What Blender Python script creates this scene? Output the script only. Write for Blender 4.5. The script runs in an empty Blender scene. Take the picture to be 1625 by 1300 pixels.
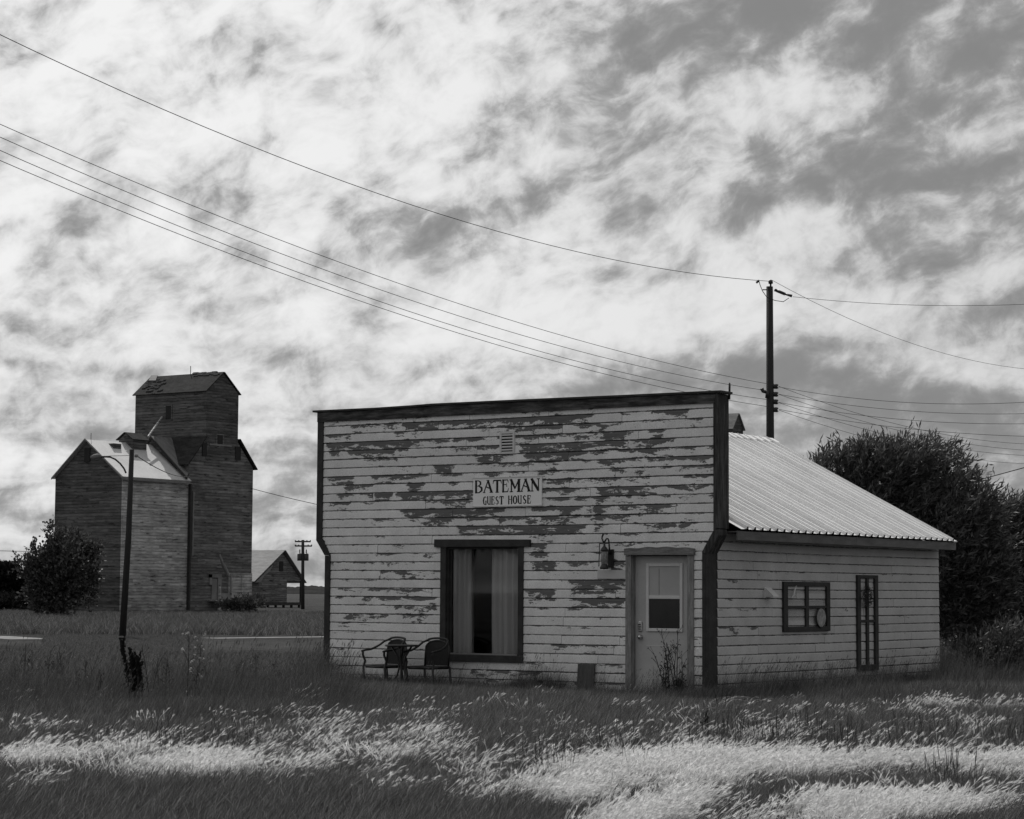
import bpy, math, random
import numpy as np
from mathutils import Vector, Matrix, noise as mnoise
random.seed(7); rng = np.random.default_rng(7)
S = bpy.context.scene
COL = S.collection

# ------------------------------------------------------------------ camera
F = 3525.7; CX, CY = 812.5, 650.0
C = np.array([15.637, -27.902, 1.499])
R = np.array([[0.824, 0.042, 0.565], [0.566, -0.071, -0.821], [0.006, 0.997, -0.082]])
U_, _s, V_ = np.linalg.svd(R); R = U_ @ V_
cam = bpy.data.cameras.new('camera'); cam_o = bpy.data.objects.new('camera', cam); COL.objects.link(cam_o)
cam.sensor_width = 36.0; cam.sensor_fit = 'HORIZONTAL'; cam.lens = F / 1625 * 36; cam.clip_end = 20000; cam.clip_start = 0.1
M = Matrix(R.tolist()).to_4x4(); M.translation = Vector(C.tolist()); cam_o.matrix_world = M
S.camera = cam_o

def ray(u, v): return R @ np.array([u - CX, -(v - CY), -F])
def dirn(u, v):
    q = ray(u, v); return q / np.linalg.norm(q)
def onY(u, v, y=0.): q = ray(u, v); return C + (y - C[1]) / q[1] * q
def onX(u, v, x=0.): q = ray(u, v); return C + (x - C[0]) / q[0] * q
def onZ(u, v, z=0.): q = ray(u, v); return C + (z - C[2]) / q[2] * q
def at(u, v, d): q = ray(u, v); return C + d / math.hypot(q[0], q[1]) * q

# ------------------------------------------------------------------ world, sun, exposure
SUN_EL = math.radians(50); sx, sy = -0.76, 0.65; l_ = math.hypot(sx, sy); sx /= l_; sy /= l_
SUN = Vector((sx * math.cos(SUN_EL), sy * math.cos(SUN_EL), math.sin(SUN_EL)))
sl = bpy.data.lights.new('sun', 'SUN'); sl.energy = 3.3; sl.angle = math.radians(0.6); sl.color = (1.0, 0.985, 0.965)
so = bpy.data.objects.new('sun', sl); COL.objects.link(so)
so.rotation_euler = SUN.to_track_quat('Z', 'Y').to_euler(); so.location = (-20, 10, 40)

S.view_settings.view_transform = 'Standard'; S.view_settings.look = 'None'
S.view_settings.exposure = 0.0; S.view_settings.gamma = 1.0

class NT:
    """tiny helper to write node graphs"""
    def __init__(s, tree): s.t = tree; s.n = tree.nodes; s.l = tree.links; s.n.clear()
    def add(s, typ, **kw):
        n = s.n.new(typ)
        for k, v in kw.items(): setattr(n, k, v)
        return n
    def put(s, sock, v):
        if v is None: return
        if isinstance(v, bpy.types.NodeSocket): s.l.new(v, sock)
        else: sock.default_value = v
    def math(s, op, a, b=None, c=None, clamp=False):
        n = s.add('ShaderNodeMath', operation=op, use_clamp=clamp); s.put(n.inputs[0], a)
        if b is not None: s.put(n.inputs[1], b)
        if c is not None: s.put(n.inputs[2], c)
        return n.outputs[0]
    def vmath(s, op, a, b=None):
        n = s.add('ShaderNodeVectorMath', operation=op); s.put(n.inputs[0], a)
        if b is not None: s.put(n.inputs[1], b)
        return n.outputs['Value'] if op in ('DOT_PRODUCT', 'LENGTH', 'DISTANCE') else n.outputs[0]
    def comb(s, x, y, z):
        n = s.add('ShaderNodeCombineXYZ'); s.put(n.inputs[0], x); s.put(n.inputs[1], y); s.put(n.inputs[2], z); return n.outputs[0]
    def noise(s, vec, scale, detail=3, rough=0.55, dist=0.0):
        n = s.add('ShaderNodeTexNoise'); s.put(n.inputs['Vector'], vec); n.inputs['Scale'].default_value = scale
        n.inputs['Detail'].default_value = detail; n.inputs['Roughness'].default_value = rough; n.inputs['Distortion'].default_value = dist
        return n.outputs['Fac']
    def remap(s, v, a, b, c, d, smooth=True):
        n = s.add('ShaderNodeMapRange'); n.interpolation_type = 'SMOOTHSTEP' if smooth else 'LINEAR'
        s.put(n.inputs['Value'], v)
        for nm, x in (('From Min', a), ('From Max', b), ('To Min', c), ('To Max', d)): s.put(n.inputs[nm], x)
        return n.outputs['Result']

world = bpy.data.worlds.new('World'); S.world = world; world.use_nodes = True
w = NT(world.node_tree)
gen = w.add('ShaderNodeTexCoord').outputs['Generated']
right = Vector(R[:, 0]); fwd = Vector((-R[:, 2]).tolist()); up = Vector((0, 0, 1))
ca, sa = math.cos(math.radians(24)), math.sin(math.radians(24))
s_ax = right * ca + up * sa; t_ax = up * ca - right * sa
def dot(v): return w.vmath('DOT_PRODUCT', gen, tuple(v))
ds, dt, df = dot(s_ax * 1.0), dot(t_ax), dot(fwd)
dz = dot(up); dr = dot(right)
warp = w.noise(gen, 16, 3, 0.5)
warp2 = w.noise(w.vmath('ADD', gen, (3.1, 1.7, 5.2)), 22, 3, 0.5)
ws = w.math('MULTIPLY', w.math('SUBTRACT', warp, 0.5), 0.030)
wt = w.math('MULTIPLY', w.math('SUBTRACT', warp2, 0.5), 0.022)
ds2 = w.math('ADD', ds, ws); dt2 = w.math('ADD', dt, wt)
# upper sky: mottled, gently streaked up to the right
c1 = w.comb(w.math('MULTIPLY', ds2, 17.0), w.math('MULTIPLY', dt2, 29.0), w.math('MULTIPLY', df, 9.0))
n1 = w.noise(c1, 1.5, 7, 0.56, 0.0)
c1b = w.comb(w.math('MULTIPLY', ds2, 58.0), w.math('MULTIPLY', dt2, 74.0), w.math('MULTIPLY', df, 40.0))
n1b = w.noise(c1b, 1.3, 8, 0.60, 0.0)
# lower sky: flat bands
c2 = w.comb(w.math('MULTIPLY', w.math('ADD', dr, ws), 9.0), w.math('MULTIPLY', w.math('ADD', dz, wt), 40.0), df)
n2 = w.noise(c2, 1.3, 8, 0.56, 0.0)
band = w.remap(dz, 0.03, 0.16, 0.0, 1.0)
nn = w.math('ADD', w.math('MULTIPLY', n1, band), w.math('MULTIPLY', n2, w.math('SUBTRACT', 1.0, band)))
nn = w.math('ADD', nn, w.math('MULTIPLY', w.math('SUBTRACT', n1b, 0.5), 0.50))
# where the cloud deck is thick, thin or open (a direction, two radii, a tilt, an amount)
BL = [  # u, v, ru, rv, tilt(deg), amount
 (150, 150, 420, 260, 0, 0.135), (560, 60, 260, 130, 10, 0.08), (450, 520, 420, 120, 10, 0.085),
 (900, 510, 260, 60, -4, 0.14), (1230, 190, 130, 60, 10, 0.13), (1310, 365, 230, 45, 14, 0.13),
 (1540, 215, 60, 24, 15, 0.16), (1180, 120, 100, 35, 20, 0.07), (1120, 480, 150, 45, 5, 0.12), (1380, 490, 120, 40, 10, 0.12),
 (1520, 590, 110, 20, 0, 0.16), (1350, 572, 40, 12, 0, 0.12), (690, 100, 100, 60, 30, 0.10), (880, 330, 60, 35, 40, 0.12),
 (820, 260, 90, 40, 20, 0.08), (250, 360, 300, 40, 15, 0.05),
 (560, 120, 60, 24, 30, -0.07), (330, 250, 90, 20, 20, -0.06), (140, 330, 80, 22, 20, -0.06), (380, 110, 60, 20, 30, -0.05),
 (1450, 60, 260, 100, 15, -0.15), (1480, 290, 230, 62, 4, -0.20), (1130, 60, 220, 70, 15, -0.13), (1180, 8, 70, 22, 0, -0.16),
 (1580, 130, 90, 60, 20, -0.10), (640, 400, 150, 20, 22, -0.10), (720, 345, 120, 16, 18, -0.09), (900, 290, 120, 26, 25, -0.12),
 (1010, 440, 130, 28, 0, -0.10), (660, 85, 110, 26, 30, -0.06), (460, 300, 70, 20, 15, -0.06), (250, 440, 60, 22, -35, -0.13), (90, 430, 90, 24, 15, -0.10),
 (450, 572, 60, 18, -10, -0.15), (200, 590, 70, 12, 0, -0.14), (40, 577, 60, 9, 0, -0.12), (60, 690, 90, 22, 0, -0.06),
 (1330, 545, 120, 24, 8, -0.15), (1450, 660, 330, 62, 0, -0.22), (1600, 490, 70, 30, 20, -0.12), (1180, 590, 200, 20, 0, -0.11),
 (950, 620, 130, 9, 6, -0.13), (470, 740, 120, 60, 0, -0.04), (200, 760, 330, 90, 0, 0.08), (655, 365, 60, 26, 15, 0.07), (1600, 760, 200, 60, 0, -0.10), (470, 860, 200, 100, 0, -0.05),
 (1050, 330, 90, 30, 30, -0.08), (1000, 60, 60, 40, 40, -0.07), (1230, 290, 70, 30, 20, -0.08)]
acc = None
for (u, v, ru, rv, tl, am) in BL:
    c = dirn(u, v); a = math.radians(tl)
    ax = (R[:, 0] * math.cos(a) + np.array([0, 0, 1.]) * math.sin(a)); ay = (np.array([0, 0, 1.]) * math.cos(a) - R[:, 0] * math.sin(a))
    ax = ax * F / ru; ay = ay * F / rv
    p = w.math('SUBTRACT', dot(ax), float(ax @ c)); q = w.math('SUBTRACT', dot(ay), float(ay @ c))
    r2 = w.math('MULTIPLY_ADD', p, p, w.math('MULTIPLY', q, q))
    g = w.math('MULTIPLY', w.math('EXPONENT', w.math('MULTIPLY', r2, -0.7)), am)
    acc = g if acc is None else w.math('ADD', acc, g)
front = w.remap(df, 0.6, 0.9, 0.0, 1.0)
acc = w.math('MULTIPLY', acc, front)
val = w.math('ADD', nn, acc)
ramp = w.add('ShaderNodeValToRGB'); w.put(ramp.inputs[0], val)
cr = ramp.color_ramp; cr.interpolation = 'B_SPLINE'
for i, (p, g) in enumerate([(0.26, 0.0), (0.40, 0.14), (0.51, 0.58), (0.63, 0.88), (0.80, 1.06)]):
    e = cr.elements[i] if i < 2 else cr.elements.new(p)
    e.position = p; e.color = (g, g, g, 1)
sky = w.add('ShaderNodeTexSky', sky_type='NISHITA'); sky.sun_disc = False
sky.sun_elevation = SUN_EL; sky.sun_rotation = math.atan2(SUN.x, SUN.y)
bw = w.add('ShaderNodeRGBToBW'); w.put(bw.inputs[0], sky.outputs[0])
gap = w.math('MINIMUM', w.math('MULTIPLY', bw.outputs[0], 0.05), 0.24)     # open sky between the clouds
# the cloud deck is bright towards the sun and duller behind the viewer
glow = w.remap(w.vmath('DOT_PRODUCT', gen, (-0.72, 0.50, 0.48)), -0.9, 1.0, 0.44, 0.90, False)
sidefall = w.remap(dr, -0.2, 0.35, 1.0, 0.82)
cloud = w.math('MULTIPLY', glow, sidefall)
dark = w.math('MAXIMUM', gap, w.remap(n1b, 0.35, 0.65, 0.165, 0.255, False))
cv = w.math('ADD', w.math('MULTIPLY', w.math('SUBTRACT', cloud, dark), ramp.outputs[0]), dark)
cv = w.math('MULTIPLY', cv, w.remap(dz, -0.02, 0.05, 0.80, 1.0))
below = w.remap(dz, -0.02, 0.0, 0.0, 1.0)
cv = w.math('ADD', w.math('MULTIPLY', cv, below), w.math('MULTIPLY', w.math('SUBTRACT', 1.0, below), 0.05))
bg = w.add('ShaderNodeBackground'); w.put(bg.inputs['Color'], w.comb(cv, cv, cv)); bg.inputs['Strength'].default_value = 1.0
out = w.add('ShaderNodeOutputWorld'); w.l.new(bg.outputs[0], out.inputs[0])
world.cycles.sampling_method = 'MANUAL'; world.cycles.sample_map_resolution = 512

# ------------------------------------------------------------------ helpers
class MB:
    def __init__(s): s.v = []; s.f = []
    def quad(s, a, b, c, d):
        n = len(s.v); s.v += [tuple(a), tuple(b), tuple(c), tuple(d)]; s.f.append((n, n + 1, n + 2, n + 3))
    def tri(s, a, b, c):
        n = len(s.v); s.v += [tuple(a), tuple(b), tuple(c)]; s.f.append((n, n + 1, n + 2))
    def poly(s, pts):
        n = len(s.v); s.v += [tuple(p) for p in pts]; s.f.append(tuple(range(n, n + len(pts))))
    def box(s, x0, x1, y0, y1, z0, z1, jit=0.0):
        n = len(s.v)
        for x in (x0, x1):
            for y in (y0, y1):
                for z in (z0, z1): s.v.append((x + random.uniform(-jit, jit), y + random.uniform(-jit, jit), z + random.uniform(-jit, jit)))
        for f in ((0, 1, 3, 2), (4, 6, 7, 5), (0, 4, 5, 1), (2, 3, 7, 6), (0, 2, 6, 4), (1, 5, 7, 3)): s.f.append(tuple(n + i for i in f))
        return s
    def prism(s, pts, off):
        """closed prism: outline pts swept by the vector off"""
        n = len(s.v); k = len(pts); o = Vector(off)
        s.v += [tuple(p) for p in pts] + [tuple(Vector(p) + o) for p in pts]
        s.f.append(tuple(range(n, n + k))[::-1]); s.f.append(tuple(range(n + k, n + 2 * k)))
        for i in range(k):
            j = (i + 1) % k; s.f.append((n + i, n + j, n + k + j, n + k + i))
        return s
    def tube(s, pts, rad, seg=8, cap=True):
        pts = [Vector(p) for p in pts]; k = len(pts)
        rr = rad if isinstance(rad, (list, tuple)) else [rad] * k
        rings = []; nrm = None
        for i, p in enumerate(pts):
            t = (pts[min(i + 1, k - 1)] - pts[max(i - 1, 0)]); t.normalize()
            if nrm is None:
                nrm = t.cross(Vector((0, 0, 1)))
                if nrm.length < 0.05: nrm = t.cross(Vector((0, 1, 0)))
            nrm = (nrm - t * nrm.dot(t)).normalized(); b = t.cross(nrm)
            n0 = len(s.v)
            for a in range(seg):
                an = 2 * math.pi * a / seg; s.v.append(tuple(p + (nrm * math.cos(an) + b * math.sin(an)) * rr[i]))
            rings.append(n0)
        for i in range(k - 1):
            for a in range(seg):
                b2 = (a + 1) % seg; s.f.append((rings[i] + a, rings[i] + b2, rings[i + 1] + b2, rings[i + 1] + a))
        if cap:
            s.f.append(tuple(rings[0] + a for a in range(seg))[::-1]); s.f.append(tuple(rings[-1] + a for a in range(seg)))
        return s
    def lathe(s, prof, cen=(0, 0, 0), seg=16):
        c = Vector(cen); n = len(s.v)
        for r, z in prof:
            for a in range(seg):
                an = 2 * math.pi * a / seg; s.v.append((c.x + r * math.cos(an), c.y + r * math.sin(an), c.z + z))
        for i in range(len(prof) - 1):
            for a in range(seg):
                b = (a + 1) % seg; s.f.append((n + i * seg + a, n + i * seg + b, n + (i + 1) * seg + b, n + (i + 1) * seg + a))
        return s
    def build(s, name, m, parent=None, smooth=False, bevel=0.0):
        me = bpy.data.meshes.new(name); me.from_pydata(s.v, [], s.f); me.update()
        if m: me.materials.append(m)
        if smooth: me.polygons.foreach_set('use_smooth', [True] * len(me.polygons))
        o = bpy.data.objects.new(name, me); COL.objects.link(o)
        if parent: o.parent = parent
        if bevel:
            b = o.modifiers.new('bevel', 'BEVEL'); b.width = bevel; b.segments = 2; b.limit_method = 'ANGLE'
        return o

def np_obj(name, verts, faces, m, parent=None, link=True, sizes=None):
    """fast mesh from numpy arrays; faces (n,k) or flat list with sizes"""
    me = bpy.data.meshes.new(name)
    verts = np.asarray(verts, dtype=np.float32); me.vertices.add(len(verts)); me.vertices.foreach_set('co', verts.ravel())
    if sizes is None: sizes = np.full(len(faces), faces.shape[1]); fl = faces.ravel()
    else: fl = np.asarray(faces)
    me.loops.add(len(fl)); me.loops.foreach_set('vertex_index', fl.astype(np.int32))
    st = np.concatenate([[0], np.cumsum(sizes)[:-1]]); me.polygons.add(len(sizes))
    me.polygons.foreach_set('loop_start', st.astype(np.int32)); me.update(calc_edges=True); me.validate()
    if m: me.materials.append(m)
    o = bpy.data.objects.new(name, me)
    if link: COL.objects.link(o)
    if parent: o.parent = parent
    return o

def tag(o, label=None, cat=None, group=None, kind=None):
    if label: o['label'] = label
    if cat: o['category'] = cat
    if group: o['group'] = group
    if kind: o['kind'] = kind
    return o
def empty(name, loc, label, cat, group=None, rz=0.0):
    o = bpy.data.objects.new(name, None); COL.objects.link(o); o.location = loc; o.rotation_euler = (0, 0, rz)
    o.empty_display_size = 0.2
    return tag(o, label, cat, group)
def keep_world(parent):
    """children are written in world coordinates: shift them under their empty"""
    inv = Matrix.Translation(Vector(parent.location)).inverted()
    for ch in parent.children: ch.matrix_parent_inverse = inv

# ------------------------------------------------------------------ materials (the photograph is black and white: everything is grey)
def gmat(name, a, b, scale=(1, 1, 1), ns=4.0, rough=0.8, detail=5, bump=0.0, bscale=None, metal=0.0, spec=0.3, lo=0.3, hi=0.7, fine=0.0, fs=60):
    m = bpy.data.materials.new(name); m.use_nodes = True; t = NT(m.node_tree)
    co = t.add('ShaderNodeTexCoord').outputs['Object']
    mp = t.add('ShaderNodeMapping'); t.put(mp.inputs[0], co); mp.inputs['Scale'].default_value = scale
    n = t.noise(mp.outputs[0], ns, detail, 0.6)
    f = t.remap(n, lo, hi, 0, 1, False)
    v = t.math('MULTIPLY_ADD', f, b - a, a)
    if fine:
        f2 = t.noise(mp.outputs[0], fs, 3, 0.6); v = t.math('MULTIPLY', v, t.remap(f2, 0.3, 0.7, 1 - fine, 1 + fine, False))
    pb = t.add('ShaderNodeBsdfPrincipled'); t.put(pb.inputs['Base Color'], t.comb(v, v, v))
    pb.inputs['Roughness'].default_value = rough; pb.inputs['Metallic'].default_value = metal; pb.inputs['Specular IOR Level'].default_value = spec
    if bump:
        bn = t.add('ShaderNodeBump'); bn.inputs['Strength'].default_value = bump; bn.inputs['Distance'].default_value = 0.02
        t.put(bn.inputs['Height'], t.noise(mp.outputs[0], bscale or ns * 6, 4, 0.6)); t.put(pb.inputs['Normal'], bn.outputs[0])
    o = t.add('ShaderNodeOutputMaterial'); t.l.new(pb.outputs[0], o.inputs[0]); m['nt'] = 1
    return m

def siding_mat(name, paint, bare, side=False):
    """old paint on boards: peeled patches follow the mesh attribute 'peel', board by board"""
    m = bpy.data.materials.new(name); m.use_nodes = True; t = NT(m.node_tree)
    co = t.add('ShaderNodeTexCoord').outputs['Object']
    sp = t.add('ShaderNodeSeparateXYZ'); t.put(sp.inputs[0], co)
    u = sp.outputs['Y'] if side else sp.outputs['X']; z = sp.outputs['Z']
    bi = t.add('ShaderNodeAttribute', attribute_name='board').outputs['Fac']
    pe = t.add('ShaderNodeAttribute', attribute_name='peel').outputs['Fac']
    fr = t.add('ShaderNodeAttribute', attribute_name='frac').outputs['Fac']
    seed = t.math('MULTIPLY', bi, 3.77)
    v1 = t.comb(t.math('MULTIPLY', u, 2.2), t.math('MULTIPLY', z, 9.0), seed)
    na = t.noise(v1, 1.6, 9, 0.66, 0.35)
    v2 = t.comb(t.math('MULTIPLY', u, 10.0), t.math('MULTIPLY', z, 24.0), seed)
    nb = t.noise(v2, 2.0, 6, 0.7, 0.5)
    mixn = t.math('ADD', t.math('MULTIPLY', na, 0.72), t.math('MULTIPLY', nb, 0.28))
    # flakes start at the top edge of each board, below the groove
    edge = t.remap(fr, 0.25, 1.0, -0.03, 0.075)
    lowe = t.remap(fr, 0.12, 0.0, 0.0, 0.03)
    thr = t.math('ADD', t.math('ADD', mixn, t.math('MULTIPLY', pe, 0.235)), t.math('ADD', edge, lowe))
    peel = t.remap(thr, 0.665, 0.685, 0.0, 1.0)
    rim = t.math('SUBTRACT', t.remap(thr, 0.645, 0.668, 0.0, 1.0), peel)
    # knots, nail heads, drips
    nails = t.remap(t.noise(t.comb(t.math('MULTIPLY', u, 1.0), t.math('MULTIPLY', z, 1.0), seed), 55, 2, 0.5), 0.74, 0.78, 0.0, 1.0)
    pn = t.remap(t.noise(co, 2.4, 6, 0.6), 0.3, 0.7, 0.86, 1.08, False)
    pf = t.remap(t.noise(co, 48.0, 3, 0.7), 0.3, 0.7, 0.84, 1.14, False)
    bv = t.add('ShaderNodeTexWhiteNoise', noise_dimensions='1D'); t.put(bv.inputs['W'], seed)
    pv = t.math('MULTIPLY', t.math('MULTIPLY', t.math('MULTIPLY', pn, pf), paint), t.remap(bv.outputs['Value'], 0, 1, 0.93, 1.06, False))
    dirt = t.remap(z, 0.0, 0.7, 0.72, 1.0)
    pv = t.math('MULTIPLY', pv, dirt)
    grain = t.noise(t.comb(t.math('MULTIPLY', u, 2.0), t.math('MULTIPLY', z, 90.0), seed), 2.0, 5, 0.7)
    wv = t.math('MULTIPLY', t.remap(grain, 0.3, 0.7, 0.55, 1.5, False), bare)
    gl = t.remap(t.noise(t.comb(t.math('MULTIPLY', u, 5.0), 0.0, t.math('MULTIPLY', bi, 5.1)), 1.6, 7, 0.75), 0.38, 0.74, 0.975, 0.82, False)
    line = t.math('GREATER_THAN', fr, gl)
    low = t.math('LESS_THAN', fr, t.remap(t.noise(t.comb(t.math('MULTIPLY', u, 6.0), 3.0, t.math('MULTIPLY', bi, 5.1)), 1.6, 7, 0.75), 0.48, 0.76, 0.0, 0.09, False))
    line = t.math('MAXIMUM', line, low)
    def mx(f, a, b): return t.math('MULTIPLY_ADD', f, t.math('SUBTRACT', b, a), a)
    v = mx(peel, pv, wv); v = mx(t.math('MULTIPLY', rim, 0.35), v, paint * 1.25); v = mx(t.math('MULTIPLY', nails, 0.7), v, 0.03); v = mx(t.math('MULTIPLY', line, 0.78), v, 0.06)
    pb = t.add('ShaderNodeBsdfPrincipled'); t.put(pb.inputs['Base Color'], t.comb(v, v, v)); pb.inputs['Specular IOR Level'].default_value = 0.25
    pb.inputs['Roughness'].default_value = 0.75
    bn = t.add('ShaderNodeBump'); bn.inputs['Strength'].default_value = 0.7; bn.inputs['Distance'].default_value = 0.006
    hgt = t.math('SUBTRACT', t.math('MULTIPLY', t.noise(v2, 6, 3, 0.6), 0.3), peel)
    t.put(bn.inputs['Height'], hgt); t.put(pb.inputs['Normal'], bn.outputs[0])
    o = t.add('ShaderNodeOutputMaterial'); t.l.new(pb.outputs[0], o.inputs[0])
    return m

def elev_mat(name, a, b, w_=0.0):
    """weathered board walls far away: course lines, streaks, scraps of old paint"""
    m = bpy.data.materials.new(name); m.use_nodes = True; t = NT(m.node_tree)
    co = t.add('ShaderNodeTexCoord').outputs['Object']
    sp = t.add('ShaderNodeSeparateXYZ'); t.put(sp.inputs[0], co); x, y, z = sp.outputs
    h = t.math('ADD', x, y)
    v1 = t.comb(t.math('MULTIPLY', h, 1.0), t.math('MULTIPLY', z, 6.0), 0.0)
    n1 = t.noise(v1, 1.3, 8, 0.68); n2 = t.noise(co, 0.35, 4, 0.6)
    f = t.remap(t.math('ADD', t.math('MULTIPLY', n1, 0.65), t.math('MULTIPLY', n2, 0.35)), 0.36, 0.64, 0, 1, False)
    v = t.math('MULTIPLY_ADD', f, b - a, a)
    zz = t.math('FRACT', t.math('MULTIPLY', z, 1 / 0.2)); ln = t.remap(zz, 0.0, 0.30, 0.45, 1.05)
    v = t.math('MULTIPLY', v, ln)
    wn = t.add('ShaderNodeTexWhiteNoise', noise_dimensions='2D')
    t.put(wn.inputs['Vector'], t.comb(t.math('FLOOR', t.math('MULTIPLY', z, 5.0)), t.math('FLOOR', t.math('MULTIPLY_ADD', h, 0.4, t.math('MULTIPLY', t.math('FLOOR', t.math('MULTIPLY', z, 5.0)), 0.37))), 0.0))
    v = t.math('MULTIPLY', v, t.remap(wn.outputs['Value'], 0, 1, 0.72, 1.25, False))
    sc = t.remap(t.noise(t.comb(t.math('MULTIPLY', h, 1.5), t.math('MULTIPLY', z, 6.0), 4.0), 1.2, 7, 0.75), 0.60, 0.70, 0.0, w_)
    v = t.math('ADD', v, sc)
    gp = t.remap(t.noise(t.comb(t.math('MULTIPLY', h, 0.9), t.math('MULTIPLY', z, 5.0), 9.0), 1.1, 6, 0.7), 0.56, 0.66, 1.0, 0.28)
    v = t.math('MULTIPLY', v, gp)
    pb = t.add('ShaderNodeBsdfPrincipled'); t.put(pb.inputs['Base Color'], t.comb(v, v, v)); pb.inputs['Roughness'].default_value = 0.9
    pb.inputs['Specular IOR Level'].default_value = 0.15
    bn = t.add('ShaderNodeBump'); bn.inputs['Strength'].default_value = 0.8; bn.inputs['Distance'].default_value = 0.05
    t.put(bn.inputs['Height'], t.math('ADD', zz, t.math('MULTIPLY', n1, 0.8))); t.put(pb.inputs['Normal'], bn.outputs[0])
    o = t.add('ShaderNodeOutputMaterial'); t.l.new(pb.outputs[0], o.inputs[0])
    return m

def leaf_mat(name, a, b, trans=0.4, rough=0.5, spec=0.3, ns=1.5):
    m = bpy.data.materials.new(name); m.use_nodes = True; t = NT(m.node_tree)
    co = t.add('ShaderNodeTexCoord').outputs['Object']
    geo = t.add('ShaderNodeNewGeometry'); rnd = t.math('FRACT', t.math('ADD', geo.outputs['Random Per Island'], t.math('MULTIPLY', t.add('ShaderNodeObjectInfo').outputs['Random'], 7.31)))
    n = t.noise(co, ns, 3, 0.6)
    f = t.math('ADD', t.math('MULTIPLY', t.remap(n, 0.3, 0.7, 0, 1, False), 0.4), t.math('MULTIPLY', t.math('POWER', rnd, 3.0), 0.95))
    v = t.math('MULTIPLY_ADD', f, b - a, a); c = t.comb(v, v, v)
    pb = t.add('ShaderNodeBsdfPrincipled'); t.put(pb.inputs['Base Color'], c); pb.inputs['Roughness'].default_value = rough; pb.inputs['Specular IOR Level'].default_value = spec
    tr = t.add('ShaderNodeBsdfTranslucent'); t.put(tr.inputs['Color'], c)
    mx = t.add('ShaderNodeMixShader'); mx.inputs[0].default_value = trans; t.l.new(pb.outputs[0], mx.inputs[1]); t.l.new(tr.outputs[0], mx.inputs[2])
    o = t.add('ShaderNodeOutputMaterial'); t.l.new(mx.outputs[0], o.inputs[0])
    return m

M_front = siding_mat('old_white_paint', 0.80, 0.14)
M_side = siding_mat('old_white_paint_shaded', 0.56, 0.14, side=True)  # same white paint as the front, darkened to carry this wall's shade
M_trim = gmat('dark_trim_paint', 0.022, 0.05, (1, 1, 1), 5, 0.7, fine=0.3)
M_corn = gmat('weathered_dark_board', 0.03, 0.13, (1.2, 1.2, 7), 2.2, 0.85, bump=0.5, lo=0.42, hi=0.72, fine=0.35, fs=9)
M_post = gmat('weathered_dark_post', 0.03, 0.12, (8, 8, 1.0), 2.2, 0.85, bump=0.5, lo=0.42, hi=0.74, fine=0.35, fs=9)
M_wood = gmat('grey_bare_wood', 0.15, 0.34, (9, 9, 1.2), 2.5, 0.85, bump=0.5, fine=0.25, fs=12)
M_woodh = gmat('grey_bare_wood_lintel', 0.11, 0.26, (1.5, 9, 9), 2.5, 0.85, bump=0.5, fine=0.25, fs=12)
M_fasc = gmat('fascia_board', 0.11, 0.20, (3, 1.2, 5), 2.0, 0.85, bump=0.3, fine=0.2)
M_tin = gmat('corrugated_steel', 0.74, 0.86, (1, 1, 1), 1.2, 0.45, metal=0.10, fine=0.05, fs=14)
M_door = gmat('painted_door', 0.44, 0.50, (1, 1, 1), 3, 0.55, fine=0.06)
M_white = gmat('white_trim_paint', 0.60, 0.68, (1, 1, 1), 5, 0.5, fine=0.05)
M_blind = gmat('window_blind', 0.40, 0.46, (1, 1, 1), 3, 0.8)
M_sign = gmat('sign_board', 0.90, 0.94, (1, 1, 1), 4, 0.5, fine=0.04)
M_ink = gmat('black_paint', 0.004, 0.008, (1, 1, 1), 4, 0.5)
M_iron = gmat('black_metal', 0.012, 0.03, (1, 1, 1), 6, 0.45, spec=0.5)
M_chair = gmat('dark_metal_tube', 0.010, 0.022, (1, 1, 1), 8, 0.4, spec=0.5)
M_mesh = gmat('dark_sling_mesh', 0.012, 0.022, (1, 1, 1), 40, 0.7)
M_steel = gmat('bright_steel', 0.5, 0.6, (1, 1, 1), 6, 0.25, metal=0.9)
M_curt = gmat('curtain_cloth', 0.82, 0.88, (6, 1, 1), 3, 0.9, fine=0.1)
M_room = gmat('dark_room', 0.02, 0.035, (1, 1, 1), 3, 0.95)
M_ply = gmat('grey_plank', 0.07, 0.11, (10, 1, 1.3), 3, 0.9, bump=0.4)
M_pole = gmat('creosoted_pole', 0.02, 0.04, (9, 9, 0.8), 3, 0.85, bump=0.6)
M_wire = gmat('wire_black', 0.02, 0.03, (1, 1, 1), 2, 0.6)
M_bark = gmat('bark', 0.03, 0.07, (3, 3, 1), 4, 0.9, bump=0.6)
M_conc = gmat('concrete', 0.12, 0.2, (1, 1, 1), 4, 0.9)
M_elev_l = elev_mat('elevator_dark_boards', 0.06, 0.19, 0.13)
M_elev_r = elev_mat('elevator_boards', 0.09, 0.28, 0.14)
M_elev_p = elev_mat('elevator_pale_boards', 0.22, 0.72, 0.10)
M_shing = gmat('old_shingles', 0.022, 0.05, (1, 1, 3), 1.5, 0.95, bump=0.5, fine=0.3, fs=7, spec=0.1)
M_tinfar = gmat('sheet_metal_roof', 0.50, 0.62, (1, 1, 1), 0.7, 0.6, metal=0.2, fine=0.06, fs=6)
M_tinold = gmat('old_metal_roof', 0.13, 0.24, (1, 5, 1), 1.0, 0.75, metal=0.2, fine=0.15, fs=6)
M_pale = gmat('pale_boards', 0.16, 0.26, (1, 1, 1), 2, 0.85)
M_glassv = None
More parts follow.
